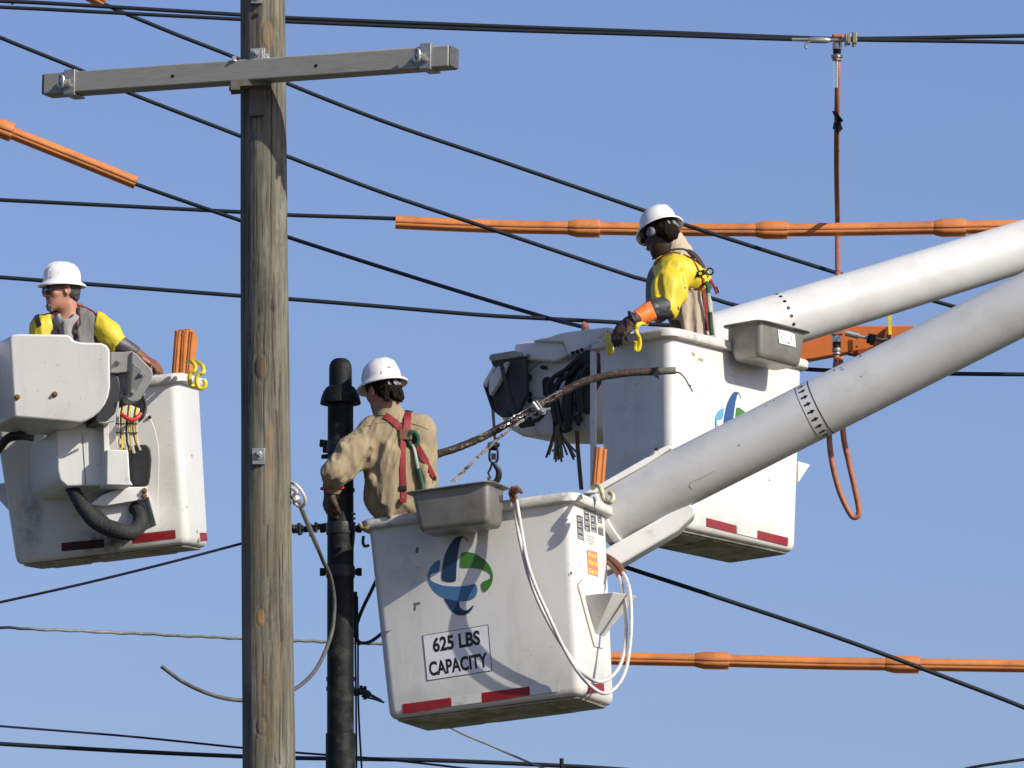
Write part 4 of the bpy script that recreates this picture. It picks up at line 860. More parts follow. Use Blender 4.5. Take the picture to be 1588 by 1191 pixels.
for x,y,w_ in ((820,585,.02),(832,640,.018),(900,650,.02),(846,570,.012)):
    mk('fitting',cyl(PJ(x,y,42.73),PJ(x,y,42.70)+np.array([-.02,-.02,0]),w_,12),BLACKM,t)
for y in (611,621): mk('bolt',bolt(PJ(822,y,42.73),(-.643,-.766,0),.010,.012),BLACKM,t)
for x in (889,896,903): mk('bolt',bolt(PJ(x,547-(x-889)*.35,42.6),(-.643,-.766,0),.008,.012),BLACKM,t)
mk('seam_line',tube([PJ(814,616,42.735),PJ(850,617,42.735)],.0015,5),GINK,t)
arc=[PJ(872+60*math.cos(a)-4,612-58*math.sin(a),42.735) for a in np.linspace(rad(100),rad(175),14)]
mk('seam_line',tube(arc,.0018,5),GINK,t)
_v=nrm(np.array(t.location)-CAM)*.25; JIB=t
FR=mat('frayed_wire',(.21,.155,.08),.6,var=.4,vscale=50)
for k in range(14):
    e=[(847,710),(851,706),(860,713),(862,717),(866,714),(871,717),(873,710),(880,706),(890,713),(892,709),(895,702),(868,712),(885,700),(857,700)][k]
    x0=858+k*1.1; mk('frayed_lead',tube(spline([PJ(x0,648,42.6+.01*(k%4)),PJ(859+k*.9,670,42.6+.01*(k%3)),PJ((x0+e[0])/2+1,690,42.6),PJ(*e,42.6)],6),.0062,6),FR if k%4 else INK,t)
mk('hanging_hose',tube(spline([PJ(895,668,42.7),PJ(896,690,42.7),PJ(898,715,42.7),PJ(902,760,42.7)],8),.012,10),BROWN,t)
JIB.location=np.array(JIB.location)+_v
# red clamp on top, holding the ends of the diagonal cables
t=thing('cable_clamp','small rusty red clamp where two black cables meet above the right bucket','clamp',P(908,507,43.6))
mk('body',hull([P(901,513,43.6),P(903,502,43.6),P(906,498,43.6),P(911,502,43.6),P(916,512,43.6),P(908,505,43.45),P(906,512,43.45)]),BROWN,t,bevel=.003); mk('bolt',bolt(P(906,503,43.45),(0,-1,0),.01,.02),ORGC,t)
# hook and swivel under the jib
t=thing('load_hook','black swivel and load hook hanging on a strap between the two bucket worker positions','hook',P(766,700,42.3))
d=42.3; s=d/FP
mk('strap',slab([(762,636),(767,636),(770,690),(766,690)],d,.015),DARK,t)
mk('swivel_pin',cyl(P(756,689,d),P(775,690,d),.011,12),BLACKM,t); mk('swivel_body',hull([P(761,684,d),P(771,684,d),P(774,692,d),P(770,699,d),P(762,699,d),P(757,692,d),P(766,690,d-.04),P(766,690,d+.04)]),BLACKM,t,bevel=.003)
mk('shackle',join(tube(spline([P(760,695,d),P(759,705,d),P(759.5,713,d),P(765,719,d),P(771,714,d),P(772,705,d),P(771,695,d)]),.0065,8),box(P(765.5,708,d),I3,(.013,.012,.016))),BLACKM,t)
mk('hook_body',tube(spline([P(765,716,d),P(768,722,d),P(773,730,d),P(773,740,d),P(768,748,d),P(760,747,d),P(757,740,d)]),[.009,.012,.016,.018,.016,.011,.006],10),BLACKM,t)
mk('safety_latch',tube([P(763,719,d),P(760,728,d),P(757,733,d),P(761,742,d)],.006,8),BLACKM,t)
# ------------------------------------------------------------------ boom tip at the left bucket
d=44.6-.92; D0=(-.36,1,0)
t=thing('boom_tip','white boom tip with rounded hood, grey bracket and hose mount at the left bucket','boom tip',P(110,620,d))
SL=lambda name,pp,dd,th,m,bv=.006,par=t,dr=D0,lab=None: mk(name,slab(pp,dd,th,dr),m,par,bevel=bv,label=lab)
def smooth_out(pp,keep=()): return pp
SL('hood',[(15,525),(18,519),(30,517.5),(104,518.5),(110,521),(114,527),(120,529),(127,530.5),(158,531.5),(166,535),(171,542),(171.5,600),(169,614),(164,626),(156,637),(146,646),(134,653),(125,656),(104,654),(22,647)],d,.52,FG,.022)
for x,y in ((26.5,616),(85,611.5)): mk('bolt',bolt(P(x,y,d-.002),(0,-1,0),.011,.014),mat('rusty_bolt',(.22,.12,.05),.6,metal=.4,var=.4,vscale=60),t)
SL('boom_tube',[(-900,600),(-12,522),(-10,560),(-10,640),(-900,720)],d+.30,.30,FG,.02)
SL('dark_rotator',[(166,575),(184,582),(188,600),(180,640),(162,657),(146,656),(150,640),(165,620)],d+.10,.5,mat('dark_grey_paint',(.05,.05,.05)),.01)
SL('black_backing',[(188,612),(225,610),(227,640),(216,655),(186,657)],d+.42,.05,DARK,.012)
b1=SL('bracket',[(172,545.5),(193,545.5),(206,544),(206,576),(181,578.5),(172,578)],d+.08,.10,GREYP,.005)
SL('bracket_leg',[(181,578),(203,576),(201,612),(194,613),(184,592)],d+.14,.06,GREYP,.004)
SL('bracket_foot',[(181,584),(192,609),(188,620),(180,624)],d+.12,.04,GREYP,.004)
b2=mk('bracket_arm',slab([(205,544.5),(211,548),(236,573),(237.5,580),(236,589),(219,618),(213,622.5),(206,623.5),(199,621),(195,616),(202,610),(203,576)],d+.06,.09,D0),GREYP,t,bevel=.006)
mk('recess',slab([(206.5,563),(210,566),(224,578),(225.5,582),(212,606),(208,610),(201.5,611),(203,600),(205,578)],d+.056,.01,D0),mat('dark_cast_recess',(.20,.20,.19),.6,var=.3),b2,bevel=.002)
for x,y in ((220,580),(206,608)): mk('bolt',bolt(P(x,y,d+.05),(0,-1,0),.010,.014),STEEL,b2)
mk('bolt',bolt(P(184.5,561,d+.07),(0,-1,0),.010,.014),STEEL,b1)
# hydraulic leads
for k in range(13):
    x0=184+k*2.6; m=[WHC,YEL,DARK,mat('ivory_lead',(.70,.66,.50),.5,var=.3,vscale=60)][(k*7)%4]
    e=181+k*2.9
    mk('lead',tube(spline([P(x0,628+abs(k-6),d+.30),P(x0-2,645,d+.27),P(x0-3+math.sin(k)*2,665,d+.28),P(e+math.sin(k*2)*2,688,d+.29),P(e+2+math.cos(k*3)*3,699+4*math.sin(k*5),d+.31)],6),.0068,8),m,t)
    if m is not DARK:
        for yy in (658,672):
            q=P(x0-3+math.sin(k)*1.5,yy,d+.272); mk('lead_tag',lathe(q,axes((0,0,1)),[(.0075,0),(.0075,.006)],8),INK,t)
mk('red_tie',tube(spline([P(188,642,d+.24),P(196,648,d+.22),P(206,651,d+.22),P(214,647,d+.23),P(218,641,d+.25)]),.012,8),RINK,t)
mk('black_loop_hose',tube(spline([P(222,615,d+.32),P(226,630,d+.30),P(222,645,d+.28),P(214,653,d+.28)]),.010,8),DARK,t)
mk('lower_ledge',tube(spline([P(146,653,d+.12),P(160,656,d+.1),P(176,652,d+.12)]),.007,8),STEEL,t)
vb=SL('valve_box',[(88,668),(108,656),(161,654),(166,752),(148,753),(104,754.5),(93,745),(89,730)],d+.26,.55,PAINT,.01)
mk('seam_line',tube([P(128,672,d+.258),P(133,752,d+.258)],.0016,5),GINK,vb)
SL('white_post',[(160,654),(168,650),(170,700),(172,752),(163,752)],d+.20,.35,PAINT,.003)
SL('junction_box',[(166,697),(199,698),(202,745),(207,753),(165,752)],d+.16,.5,PAINT,.007)
SL('black_pouch',[(203,690),(228,689),(234,695),(236,712),(234,740),(231,753),(208,752),(203,720)],d+.34,.3,DARK,.012)
SL('arm_plate',[(140,782),(160,767),(193,755),(228,755),(231,770),(226,774),(160,785)],d+.30,.4,PAINT,.004)
ap=SL('arm_recess',[(150,786),(228,775),(243,812),(225,823),(170,806)],d+.36,.4,PAINT,.004)
for y in (761,769.5): mk('bolt',bolt(P(224,y,d+.29),(0,-1,0),.011,.012),MATS['rusty_bolt'],t)
SL('arm_rib',[(230,770),(234,770),(246,812),(242,815)],d+.28,.42,PAINT,.002)
HZ=mat('woven_black_sleeve',(.022,.023,.024),.75,var=.4,vscale=60,bump=.5,bscale=45)
hp_=spline([P(110,755,d+.38),P(120,772,d+.30),P(130,788,d+.24),P(145,806,d+.20),P(163,817,d+.18),P(183,823,d+.17),P(202,826,d+.19),P(214,818,d+.24),P(218,806,d+.28),P(215,793,d+.32),P(208,788,d+.36)],10)
mk('hose_sleeve',sweep(hp_,circ(1,22),scale=[.036+.010*math.sin(math.pi*i/(len(hp_)-1))+.0012*math.sin(i*2.1) for i in range(len(hp_))]),HZ,t,sharp=180)
WG([(-60,740,44),(-20,712,44),(0,690,44),(8,680,44),(18,674,44),(33,673,44.1),(50,675,44.3)],.016,'upper black hose bending into the left bucket side at the picture edge',44,m=DARK)
WG([(-60,752,44.05),(-18,720,44.05),(2,696,44.05),(14,683,44.05),(33,679,44.15),(50,681,44.3)],.013,'lower black hose bending into the left bucket side at the picture edge',44,m=DARK)
# bits at the black pole's right side
t=thing('drop_wire','black drop wire hanging in an open loop between the black pole and the front bucket','cable',P(560,960,40.9))
mk('lead',tube(spline([P(*p) for p in [(590,885,41),(577,914,40.9),(565,938,40.8),(556,960,40.8),(551,980,40.75),(553,992,40.7),(560,997,40.75),(572,996,40.8),(585,988,40.9),(600,975,41)]],8),.0095,8),WIRE,t)
mk('lead',tube(spline([P(*p) for p in [(551,935,40.7),(550,960,40.65),(549,978,40.65),(553,990,40.65),(559,1000,40.65)]],8),.010,8),WIRE,t)
for i,(pts,lab) in enumerate((([(551,925,40.7),(551,1000,40.65),(552,1080,40.6),(553,1210,40.6)],'left of the two thin drop wires running down the black pole'),([(554,925,40.75),(555,1000,40.7),(556,1100,40.6),(562,1210,40.6)],'right of the two thin drop wires running down the black pole'))):
    cable(pts,.0052,'drop_wire',lab,'cable',WIRE,group='thin drop wires on the black pole')
t=thing('strain_clamp','black strain clamp and stay between black pole and front bucket bottom','clamp',P(565,1073,40.8))
mk('body',join(tube([P(551,1074,40.7),P(562,1072,40.75),P(571,1077,40.8)],.020,10),tube([P(568,1074,40.8),P(590,1086,41)],.008,8),tube([P(562,1080,40.75),P(580,1084,40.9),P(595,1089,41)],.006,8)),BLACKM,t)
for p_ in ((560,1066),(566,1067),(566,1082)): mk('bolt',cyl(P(p_[0],p_[1]-3,40.7),P(p_[0],p_[1]+3,40.7),.009,8),BLACKM,t)
# ------------------------------------------------------------------ people: implicit surfaces meshed with surface nets
def p_cap(a,b,ra,rb=None): return ('c',np.asarray(a,float),np.asarray(b,float),ra,ra if rb is None else rb)
def p_ell(c,r,M=None): return ('e',np.asarray(c,float),np.asarray(r,float),np.eye(3) if M is None else M)
def bbox(p):
    if p[0]=='c': r=max(p[3],p[4]); return np.minimum(p[1],p[2])-r,np.maximum(p[1],p[2])+r
    r=max(p[2]); 
    ext=np.sqrt(((p[3]*p[2][None,:])**2).sum(1)); return p[1]-ext,p[1]+ext
def pdist(p,X):
    if p[0]=='c':
        a,b,ra,rb=p[1:]; ab=b-a; q=X-a; h=np.clip((q@ab)/(ab@ab+1e-12),0,1); return np.linalg.norm(q-h[...,None]*ab,axis=-1)-(ra+h*(rb-ra))
    c,r,M=p[1:]; q=(X-c)@M; k0=np.linalg.norm(q/r,axis=-1); k1=np.linalg.norm(q/(r*r),axis=-1); return k0*(k0-1)/np.maximum(k1,1e-9)
def field(items,h,planes=()):
    """items: list of (prim, k, sign). planes: (point, normal) keep the side n.(x-p)<0"""
    bs=[bbox(p) for p,k,s in items if s>0]; lo=np.min([b[0] for b in bs],0)-4*h; hi=np.max([b[1] for b in bs],0)+4*h
    n=np.ceil((hi-lo)/h).astype(int)+1; V=np.full(n,5.,np.float32)
    for p,k,s in items:
        b0,b1=bbox(p); m=k+2.5*h; i0=np.clip(((b0-m-lo)/h).astype(int),0,n-1); i1=np.clip(((b1+m-lo)/h).astype(int)+2,1,n)
        if np.any(i1<=i0): continue
        sl=tuple(slice(a,b) for a,b in zip(i0,i1))
        G=np.stack(np.meshgrid(*[lo[j]+h*np.arange(i0[j],i1[j]) for j in range(3)],indexing='ij'),-1)
        d=pdist(p,G); a=V[sl]
        if s>0:
            if k>0: t=np.clip(.5+.5*(a-d)/k,0,1); V[sl]=a*(1-t)+d*t-k*t*(1-t)
            else: V[sl]=np.minimum(a,d)
        else:
            d=-d
            if k>0: t=np.clip(.5+.5*(d-a)/k,0,1); V[sl]=a*(1-t)+d*t+k*t*(1-t)
            else: V[sl]=np.maximum(a,d)
    if planes:
        ax=[lo[j]+h*np.arange(n[j]) for j in range(3)]
        for pt,nn in planes:
            nn=nrm(nn); d=(ax[0]*nn[0])[:,None,None]+(ax[1]*nn[1])[None,:,None]+(ax[2]*nn[2])[None,None,:]-np.dot(pt,nn); V=np.maximum(V,d)
    return V,lo,h
def nets(V,lo,h):
    s=V<0; c=np.zeros([m-1 for m in V.shape],int)
    for i in (0,1):
        for j in (0,1):
            for k in (0,1): c+=s[i:s.shape[0]-1+i,j:s.shape[1]-1+j,k:s.shape[2]-1+k]
    act=(c>0)&(c<8); I=np.argwhere(act); idx=-np.ones(act.shape,int); idx[act]=np.arange(len(I))
    acc=np.zeros((len(I),3)); cnt=np.zeros(len(I))
    x,y,z=I.T
    cor=[(i,j,k) for i in (0,1) for j in (0,1) for k in (0,1)]
    for a in range(8):
        for b in range(a+1,8):
            A=np.array(cor[a]);B=np.array(cor[b])
            if abs(A-B).sum()!=1: continue
            va=V[x+A[0],y+A[1],z+A[2]]; vb=V[x+B[0],y+B[1],z+B[2]]; m=(va<0)!=(vb<0)
            t=np.where(m,va/(va-vb+1e-12),0)[:,None]; acc+=np.where(m[:,None],A+(B-A)*t,0); cnt+=m
    vert=lo+h*(I+acc/np.maximum(cnt,1)[:,None])
    F=[]
    for ax in range(3):
        o=[j for j in range(3) if j!=ax]
        sl0=[slice(None)]*3; sl1=[slice(None)]*3; sl0[ax]=slice(0,-1); sl1[ax]=slice(1,None)
        e=s[tuple(sl0)]!=s[tuple(sl1)]; E_=np.argwhere(e); inside0=s[tuple(sl0)][e]
        ok=(E_[:,o[0]]>0)&(E_[:,o[1]]>0)&(E_[:,o[0]]<act.shape[o[0]])&(E_[:,o[1]]<act.shape[o[1]]); E_=E_[ok]; inside0=inside0[ok]
        def cell(d0,d1):
            q=E_.copy(); q[:,o[0]]-=d0; q[:,o[1]]-=d1; return idx[q[:,0],q[:,1],q[:,2]]
        quad=np.stack([cell(0,0),cell(1,0),cell(1,1),cell(0,1)],1)
        flip=inside0 if ax!=1 else ~inside0
        quad[~flip]=quad[~flip][:,::-1]; F.append(quad)
    F=np.vstack(F)
    return vert,F
def blob(items,h,planes=(),folds=None,smooth=1):
    V,lo,h=field(items,h,planes); v,F=nets(V,lo,h)
    # light laplacian smoothing
    for _ in range(smooth):
        acc=np.zeros_like(v);cnt=np.zeros(len(v))
        for a in range(4):
            b=(a+1)%4; np.add.at(acc,F[:,a],v[F[:,b]]); np.add.at(cnt,F[:,a],1); np.add.at(acc,F[:,b],v[F[:,a]]); np.add.at(cnt,F[:,b],1)
        v=v*.5+.5*acc/np.maximum(cnt,1)[:,None]
    if folds:
        amp,sc,axis=folds; axis=nrm(axis)
        fn=np.cross(v[F[:,2]]-v[F[:,0]],v[F[:,3]]-v[F[:,1]]); N=np.zeros_like(v)
        for a in range(4): np.add.at(N,F[:,a],fn)
        N/=np.linalg.norm(N,axis=1)[:,None]+1e-9
        q=v-np.outer(v@axis,axis)*.72    # stretch the pattern along the axis
        d=np.empty(len(v))
        for i in range(len(v)):
            p=Vector((q[i]*sc).tolist()); wv=noise.noise(p*.6+Vector((3.1,7.7,1.3)))
            n1=noise.noise(p+Vector((wv,wv*.7,-wv))); n2=noise.noise(p*2.3+Vector((9,2,5)))
            n3=noise.noise(p*5+Vector((1,4,8))); d[i]=amp*(1.6*(.45-min(1,abs(n1)*2.6))+.55*(.4-abs(n2)*2)+.38*(.35-abs(n3)*1.8))
        v=v+N*d[:,None]
    return v,F.tolist()
def head_items(c,M,face=True):
    """c centre, M columns: right, forward, up"""
    L=lambda x,y,z: c+M@np.array([x,y,z])
    E_=lambda x,y,z,a,b,d: p_ell(L(x,y,z),(a,b,d),M)
    it=[(E_(0,-.012,.035,.074,.094,.088),.02,1),(E_(0,.022,-.03,.060,.070,.075),.03,1),(E_(0,.045,-.075,.045,.045,.035),.025,1),
        (p_cap(L(-.012,.072,-.098),L(.012,.072,-.098),.016),.02,1),(p_cap(L(0,.088,.012),L(0,.110,-.026),.008,.0125),.012,1),(p_ell(L(-.012,.100,-.030),(.008,.010,.007),M),.006,1),(p_ell(L(.012,.100,-.030),(.008,.010,.007),M),.006,1),
        (p_cap(L(-.036,.078,.030),L(.036,.078,.030),.010),.012,1),(E_(-.042,.062,-.018,.020,.02,.02),.02,1),(E_(.042,.062,-.018,.020,.02,.02),.02,1),
        (E_(-.031,.098,.010,.015,.014,.011),.010,-1),(E_(.031,.098,.010,.015,.014,.011),.010,-1),(E_(-.031,.080,.010,.012,.012,.012),.003,1),(E_(.031,.080,.010,.012,.012,.012),.003,1),
        (p_cap(L(-.020,.086,-.054),L(.020,.086,-.054),.007),.006,1),(p_cap(L(-.016,.085,-.064),L(.016,.085,-.064),.0075),.006,1)]
    for s in (-1,1):
        it+=[(E_(s*.078,-.004,-.004,.009,.021,.031),.008,1),(E_(s*.086,.002,-.002,.006,.010,.017),.004,-1)]
    return it
def hand_items(wr,dirn,palm,side,curl=.6,sp=.006,sc=1.):
    """wr wrist point, dirn towards fingers, palm = palm normal, side=+1 thumb towards cross(dirn,palm)"""
    y=nrm(dirn); z=nrm(palm-np.dot(palm,y)*y); x=np.cross(y,z)*side
    L=lambda a,b,c: wr+sc*(x*a+y*b+z*c)
    it=[]
    for k in range(4):
        bx=.030-.020*k; it.append((p_cap(L(bx*.75,.015,0),L(bx,.085-(.004*abs(k-1)),0),.0135*sc,.0115*sc),.012,1))
    for k,ln in enumerate((.072,.080,.074,.058)):
        bx=.031-.0205*k; p=L(bx,.088-.004*abs(k-1),.0); ang=0.
        r0=.0100*sc
        for j,(f,cu) in enumerate(((.46,.9),(.30,1.25),(.24,.9))):
            ang+=curl*cu; q=p+sc*ln*f*(y*math.cos(ang)+z*math.sin(ang)+x*(.05*(1.5-k)*sp*10*.5)); it.append((p_cap(p,q,r0*(1-.1*j),r0*(.9-.1*j)),.003,1)); p=q
    a=L(.026,.022,.004); b=L(.050,.048,.016); c_=L(.056,.074,.030); d_=L(.050,.094,.046)
    it+=[(p_cap(a,b,.0155*sc,.0125*sc),.012,1),(p_cap(b,c_,.0125*sc,.011*sc),.004,1),(p_cap(c_,d_,.011*sc,.009*sc),.004,1)]
    return it
SKIN=mat('skin',(.42,.20,.13),.5,var=.18,vscale=35,bump=.05,bscale=90)
SKIND=mat('dark_skin',(.05,.024,.016),.5,var=.2,vscale=35)
HAIRB=mat('brown_hair',(.014,.008,.005),.85,var=.5,vscale=90,bump=.5,bscale=120,spec=.15)
HAIRG=mat('grey_beard',(.22,.185,.15),.7,var=.5,vscale=120,bump=.7,bscale=140)
KHAKI=mat('khaki_cotton',(.31,.248,.155),.85,var=.12,vscale=9,stretch=(1,1,.45),bump=.55,bscale=24,spec=.2,dirt=(.24,.185,.12),dscale=7,dlo=.58,dhi=.78)
BEIGE=mat('beige_cotton',(.46,.38,.29),.85,var=.1,vscale=8,stretch=(1,1,.4),bump=.5,bscale=24,spec=.2)
GREYT=mat('grey_vest_fabric',(.17,.17,.17),.8,var=.2,vscale=12,stretch=(1,1,.5),bump=.5,bscale=28,spec=.2)
YSL=mat('yellow_rubber_sleeve',(.62,.48,.025),.5,var=.10,vscale=6,dirt=(.45,.32,.02),dscale=7,dlo=.6,dhi=.8)
GLOB=mat('brown_leather_glove',(.055,.030,.020),.65,var=.4,vscale=30,bump=.25,bscale=60)
GLOD=mat('dark_rubber_gauntlet',(.035,.037,.042),.5,var=.3,vscale=15)
GLOO=mat('orange_glove_cuff',(.75,.16,.02),.55,var=.15,vscale=20)
HRED=mat('red_webbing',(.25,.014,.018),.7,var=.25,vscale=50,bump=.2,bscale=200)
HDK=mat('dark_webbing',(.03,.025,.03),.7,var=.3,vscale=50)
HGR=mat('green_webbing',(.02,.09,.05),.7,var=.3,vscale=40)
HAT=mat('white_hard_hat',(.78,.77,.74),.28,var=.04,coat=.3,dirt=(.45,.44,.42),dscale=14,dlo=.62,dhi=.78)
JEAN=mat('work_trousers',(.06,.07,.10),.9,var=.2,vscale=20)
BOOT=mat('work_boots',(.05,.03,.02),.6,var=.3)
LENS=mat('dark_lens',(.01,.01,.012),.12,coat=.8)
def frame_from(fwd,tilt=0.,roll=0.):
    f=nrm(fwd); up=np.array([0,0,1.]); r=nrm(np.cross(f,up)); u=np.cross(r,f)
    return np.stack([r,f,u],1)
def rotM(axis,a):
    axis=nrm(axis);K=np.array([[0,-axis[2],axis[1]],[axis[2],0,-axis[0]],[-axis[1],axis[0],0]]); return np.eye(3)+math.sin(a)*K+(1-math.cos(a))*K@K
def hard_hat(par,c,M,sc=1.,marks=(),sticker=None):
    """full brim helmet; c head centre, M frame (right, forward, up)"""
    ax=[M[:,0],M[:,1],M[:,2]]; o=c+ax[2]*.045*sc
    N_=72; prof=[(.135,-.016),(.1365,-.010),(.130,-.003),(.118,.006),(.107,.014),(.1045,.022),(.1035,.045),(.0965,.073),(.084,.100),(.064,.120),(.041,.131),(.020,.136),(.003,.137)]
    V=[];F=[]
    for i,(r,h_) in enumerate(prof):
        for j in range(N_):
            a=2*math.pi*j/N_; x=r*math.cos(a)*.98; y=r*math.sin(a)*1.14; z=h_
            if h_>.02:
                w_=math.exp(-(x/.010)**2)*.006+math.exp(-((abs(x)-.032)/.008)**2)*.0045; f_=min(1,(h_-.02)/.06); k=1+w_*f_/max(r,.03)*1.0; x*=k;y*=k;z+=w_*f_*.8
            else: z-=.010*(math.sin(a)>0)*math.sin(a)**2*(r>.11)
            V.append(o+sc*(ax[0]*x+ax[1]*y+ax[2]*z))
    n=len(prof)
    for i in range(n-1):
        for j in range(N_): F.append([i*N_+j,i*N_+(j+1)%N_,(i+1)*N_+(j+1)%N_,(i+1)*N_+j])
    F.append([(n-1)*N_+j for j in range(N_)])
    # inner shell
    b=len(V)
    inn=[(.134,-.018),(.118,.002),(.103,.014),(.098,.045),(.080,.09),(.02,.118)]
    for r,h_ in inn:
        for j in range(N_):
            a=2*math.pi*j/N_; z=h_-(.010*(math.sin(a)>0)*math.sin(a)**2*(r>.11) if h_<=.02 else 0)
            V.append(o+sc*(ax[0]*r*math.cos(a)*.98+ax[1]*r*math.sin(a)*1.14+ax[2]*z))
    for j in range(N_): F.append([j,b+j,b+(j+1)%N_,(j+1)%N_][::1])
    for i in range(len(inn)-1):
        for j in range(N_): F.append([b+i*N_+j,b+(i+1)*N_+j,b+(i+1)*N_+(j+1)%N_,b+i*N_+(j+1)%N_])
    F.append([b+(len(inn)-1)*N_+j for j in range(N_)][::-1])
    hh=mk('hard_hat',(np.array(V),F),HAT,par,sharp=60)
    mk('suspension_band',lathe(o-ax[2]*.012*sc,ax,[(.088*sc,-.012*sc),(.092*sc,-.012*sc),(.092*sc,.018*sc),(.088*sc,.018*sc)],40,.95,1.12),DARK,hh)
    kb=o-ax[1]*.105*sc-ax[2]*.030*sc
    mk('ratchet_knob',join(cyl(kb-ax[1]*.004,kb-ax[1]*.016,.017*sc,18),box(kb+ax[1]*.002,ax,(.045*sc,.006,.012*sc))),mat('grey_plastic',(.16,.17,.19),.4),hh,bevel=.002)
    bv=BVHTree.FromPolygons([tuple(v) for v in V[:n*N_]],F[:(n-1)*N_])
    for pix,d0,m in marks:
        pts=[]
        for x,y in pix:
            r_=nrm(P(x,y,40)-CAM); h_=bv.ray_cast(Vector(CAM+r_*(d0-3)),Vector(r_)); 
            if h_[0] is None: pts=None;break
            pts.append(np.array(h_[0])+np.array(h_[1])*.0012*(-1 if np.dot(h_[1],r_)>0 else 1))
        if pts: mk('decal',(np.array(pts),[list(range(len(pts)))]),m,hh,smooth=False)
    return hh
def strap(par,name,geo,pts,width,m,lift=.004,th=.0035,d0=None,samp=6,ups=None):
    """webbing that follows the surface of geo; pts are world points near it"""
    bv=BVHTree.FromPolygons([tuple(v) for v in geo[0]],geo[1]); path=spline(pts,samp); C_=[];Nn=[]
    for p in path:
        l,nn,_,_=bv.find_nearest(Vector(p)); C_.append(np.array(l));Nn.append(np.array(nn))
    C_=np.array(C_);Nn=np.array(Nn)
    for _ in range(4): C_[1:-1]=(C_[:-2]+2*C_[1:-1]+C_[2:])/4; Nn[1:-1]=(Nn[:-2]+2*Nn[1:-1]+Nn[2:])/4
    V=[];F=[]
    for i in range(len(C_)):
        t=nrm(C_[min(i+1,len(C_)-1)]-C_[max(i-1,0)]); n_=nrm(Nn[i]); s_=nrm(np.cross(t,n_)); o=C_[i]+n_*lift
        for a,b in ((-1,0),(-.4,.0008),(.4,.0008),(1,0)): V.append(o+s_*a*width/2+n_*(th+b))
        for a in (1,-1): V.append(o+s_*a*width/2-n_*.001)
    k=6
    for i in range(len(C_)-1):
        for j in range(k): F.append([i*k+j,(i+1)*k+j,(i+1)*k+(j+1)%k,i*k+(j+1)%k])
    F.append(list(range(k))); F.append([(len(C_)-1)*k+j for j in range(k)][::-1])
    return mk(name,(np.array(V),F),m,par,sharp=50)
def on_surf(geo,px,py,lift=.004):
    bv=BVHTree.FromPolygons([tuple(v) for v in geo[0]],geo[1]); r_=nrm(P(px,py,40)-CAM); h_=bv.ray_cast(Vector(CAM),Vector(r_))
    if h_[0] is not None: return np.array(h_[0])+(-r_)*lift,np.array(h_[1])
    q=P(px,py,float(((geo[0]-CAM)@FW).mean())); l,n_,_,_=bv.find_nearest(Vector(q)); return np.array(l)-r_*lift,np.array(n_)
def surf_strap(par,name,geo,pix,width,m,lift=.004,samp=6):
    """webbing laid over geo through the given outline points"""
    pts=[on_surf(geo,x,y,0)[0] for x,y in pix]; return strap(par,name,geo,pts,width,m,lift,samp=samp)
def body_items(hp,kn,an,sh,el,wr,chest,waist,pelv,neck,hc,M,s=1):
    """hp,kn,an,sh,el,wr are pairs (left,right)"""
    it=[]
    it+=[(chest,.0,1),(waist,.08,1),(pelv,.08,1)]
    it.append((p_cap(sh[0],sh[1],.055),.06,1)); it.append((p_cap(neck[0],neck[1],.062,.058),.03,1))
    for k in range(2):
        it+=[(p_cap(sh[k],el[k],.050,.037),.035,1),(p_cap(el[k],wr[k],.037,.028),.015,1)]
        it+=[(p_cap(hp[k],kn[k],.085,.055),.04,1),(p_cap(kn[k],an[k],.055,.038),.02,1)]
        it.append((p_cap(an[k],an[k]+M[:,1]*.14-np.array([0,0,.03]),.038,.035),.02,1))
    it+=head_items(hc,M)
    return it
def person(label,loc): return thing('person',label,'person',loc,None)
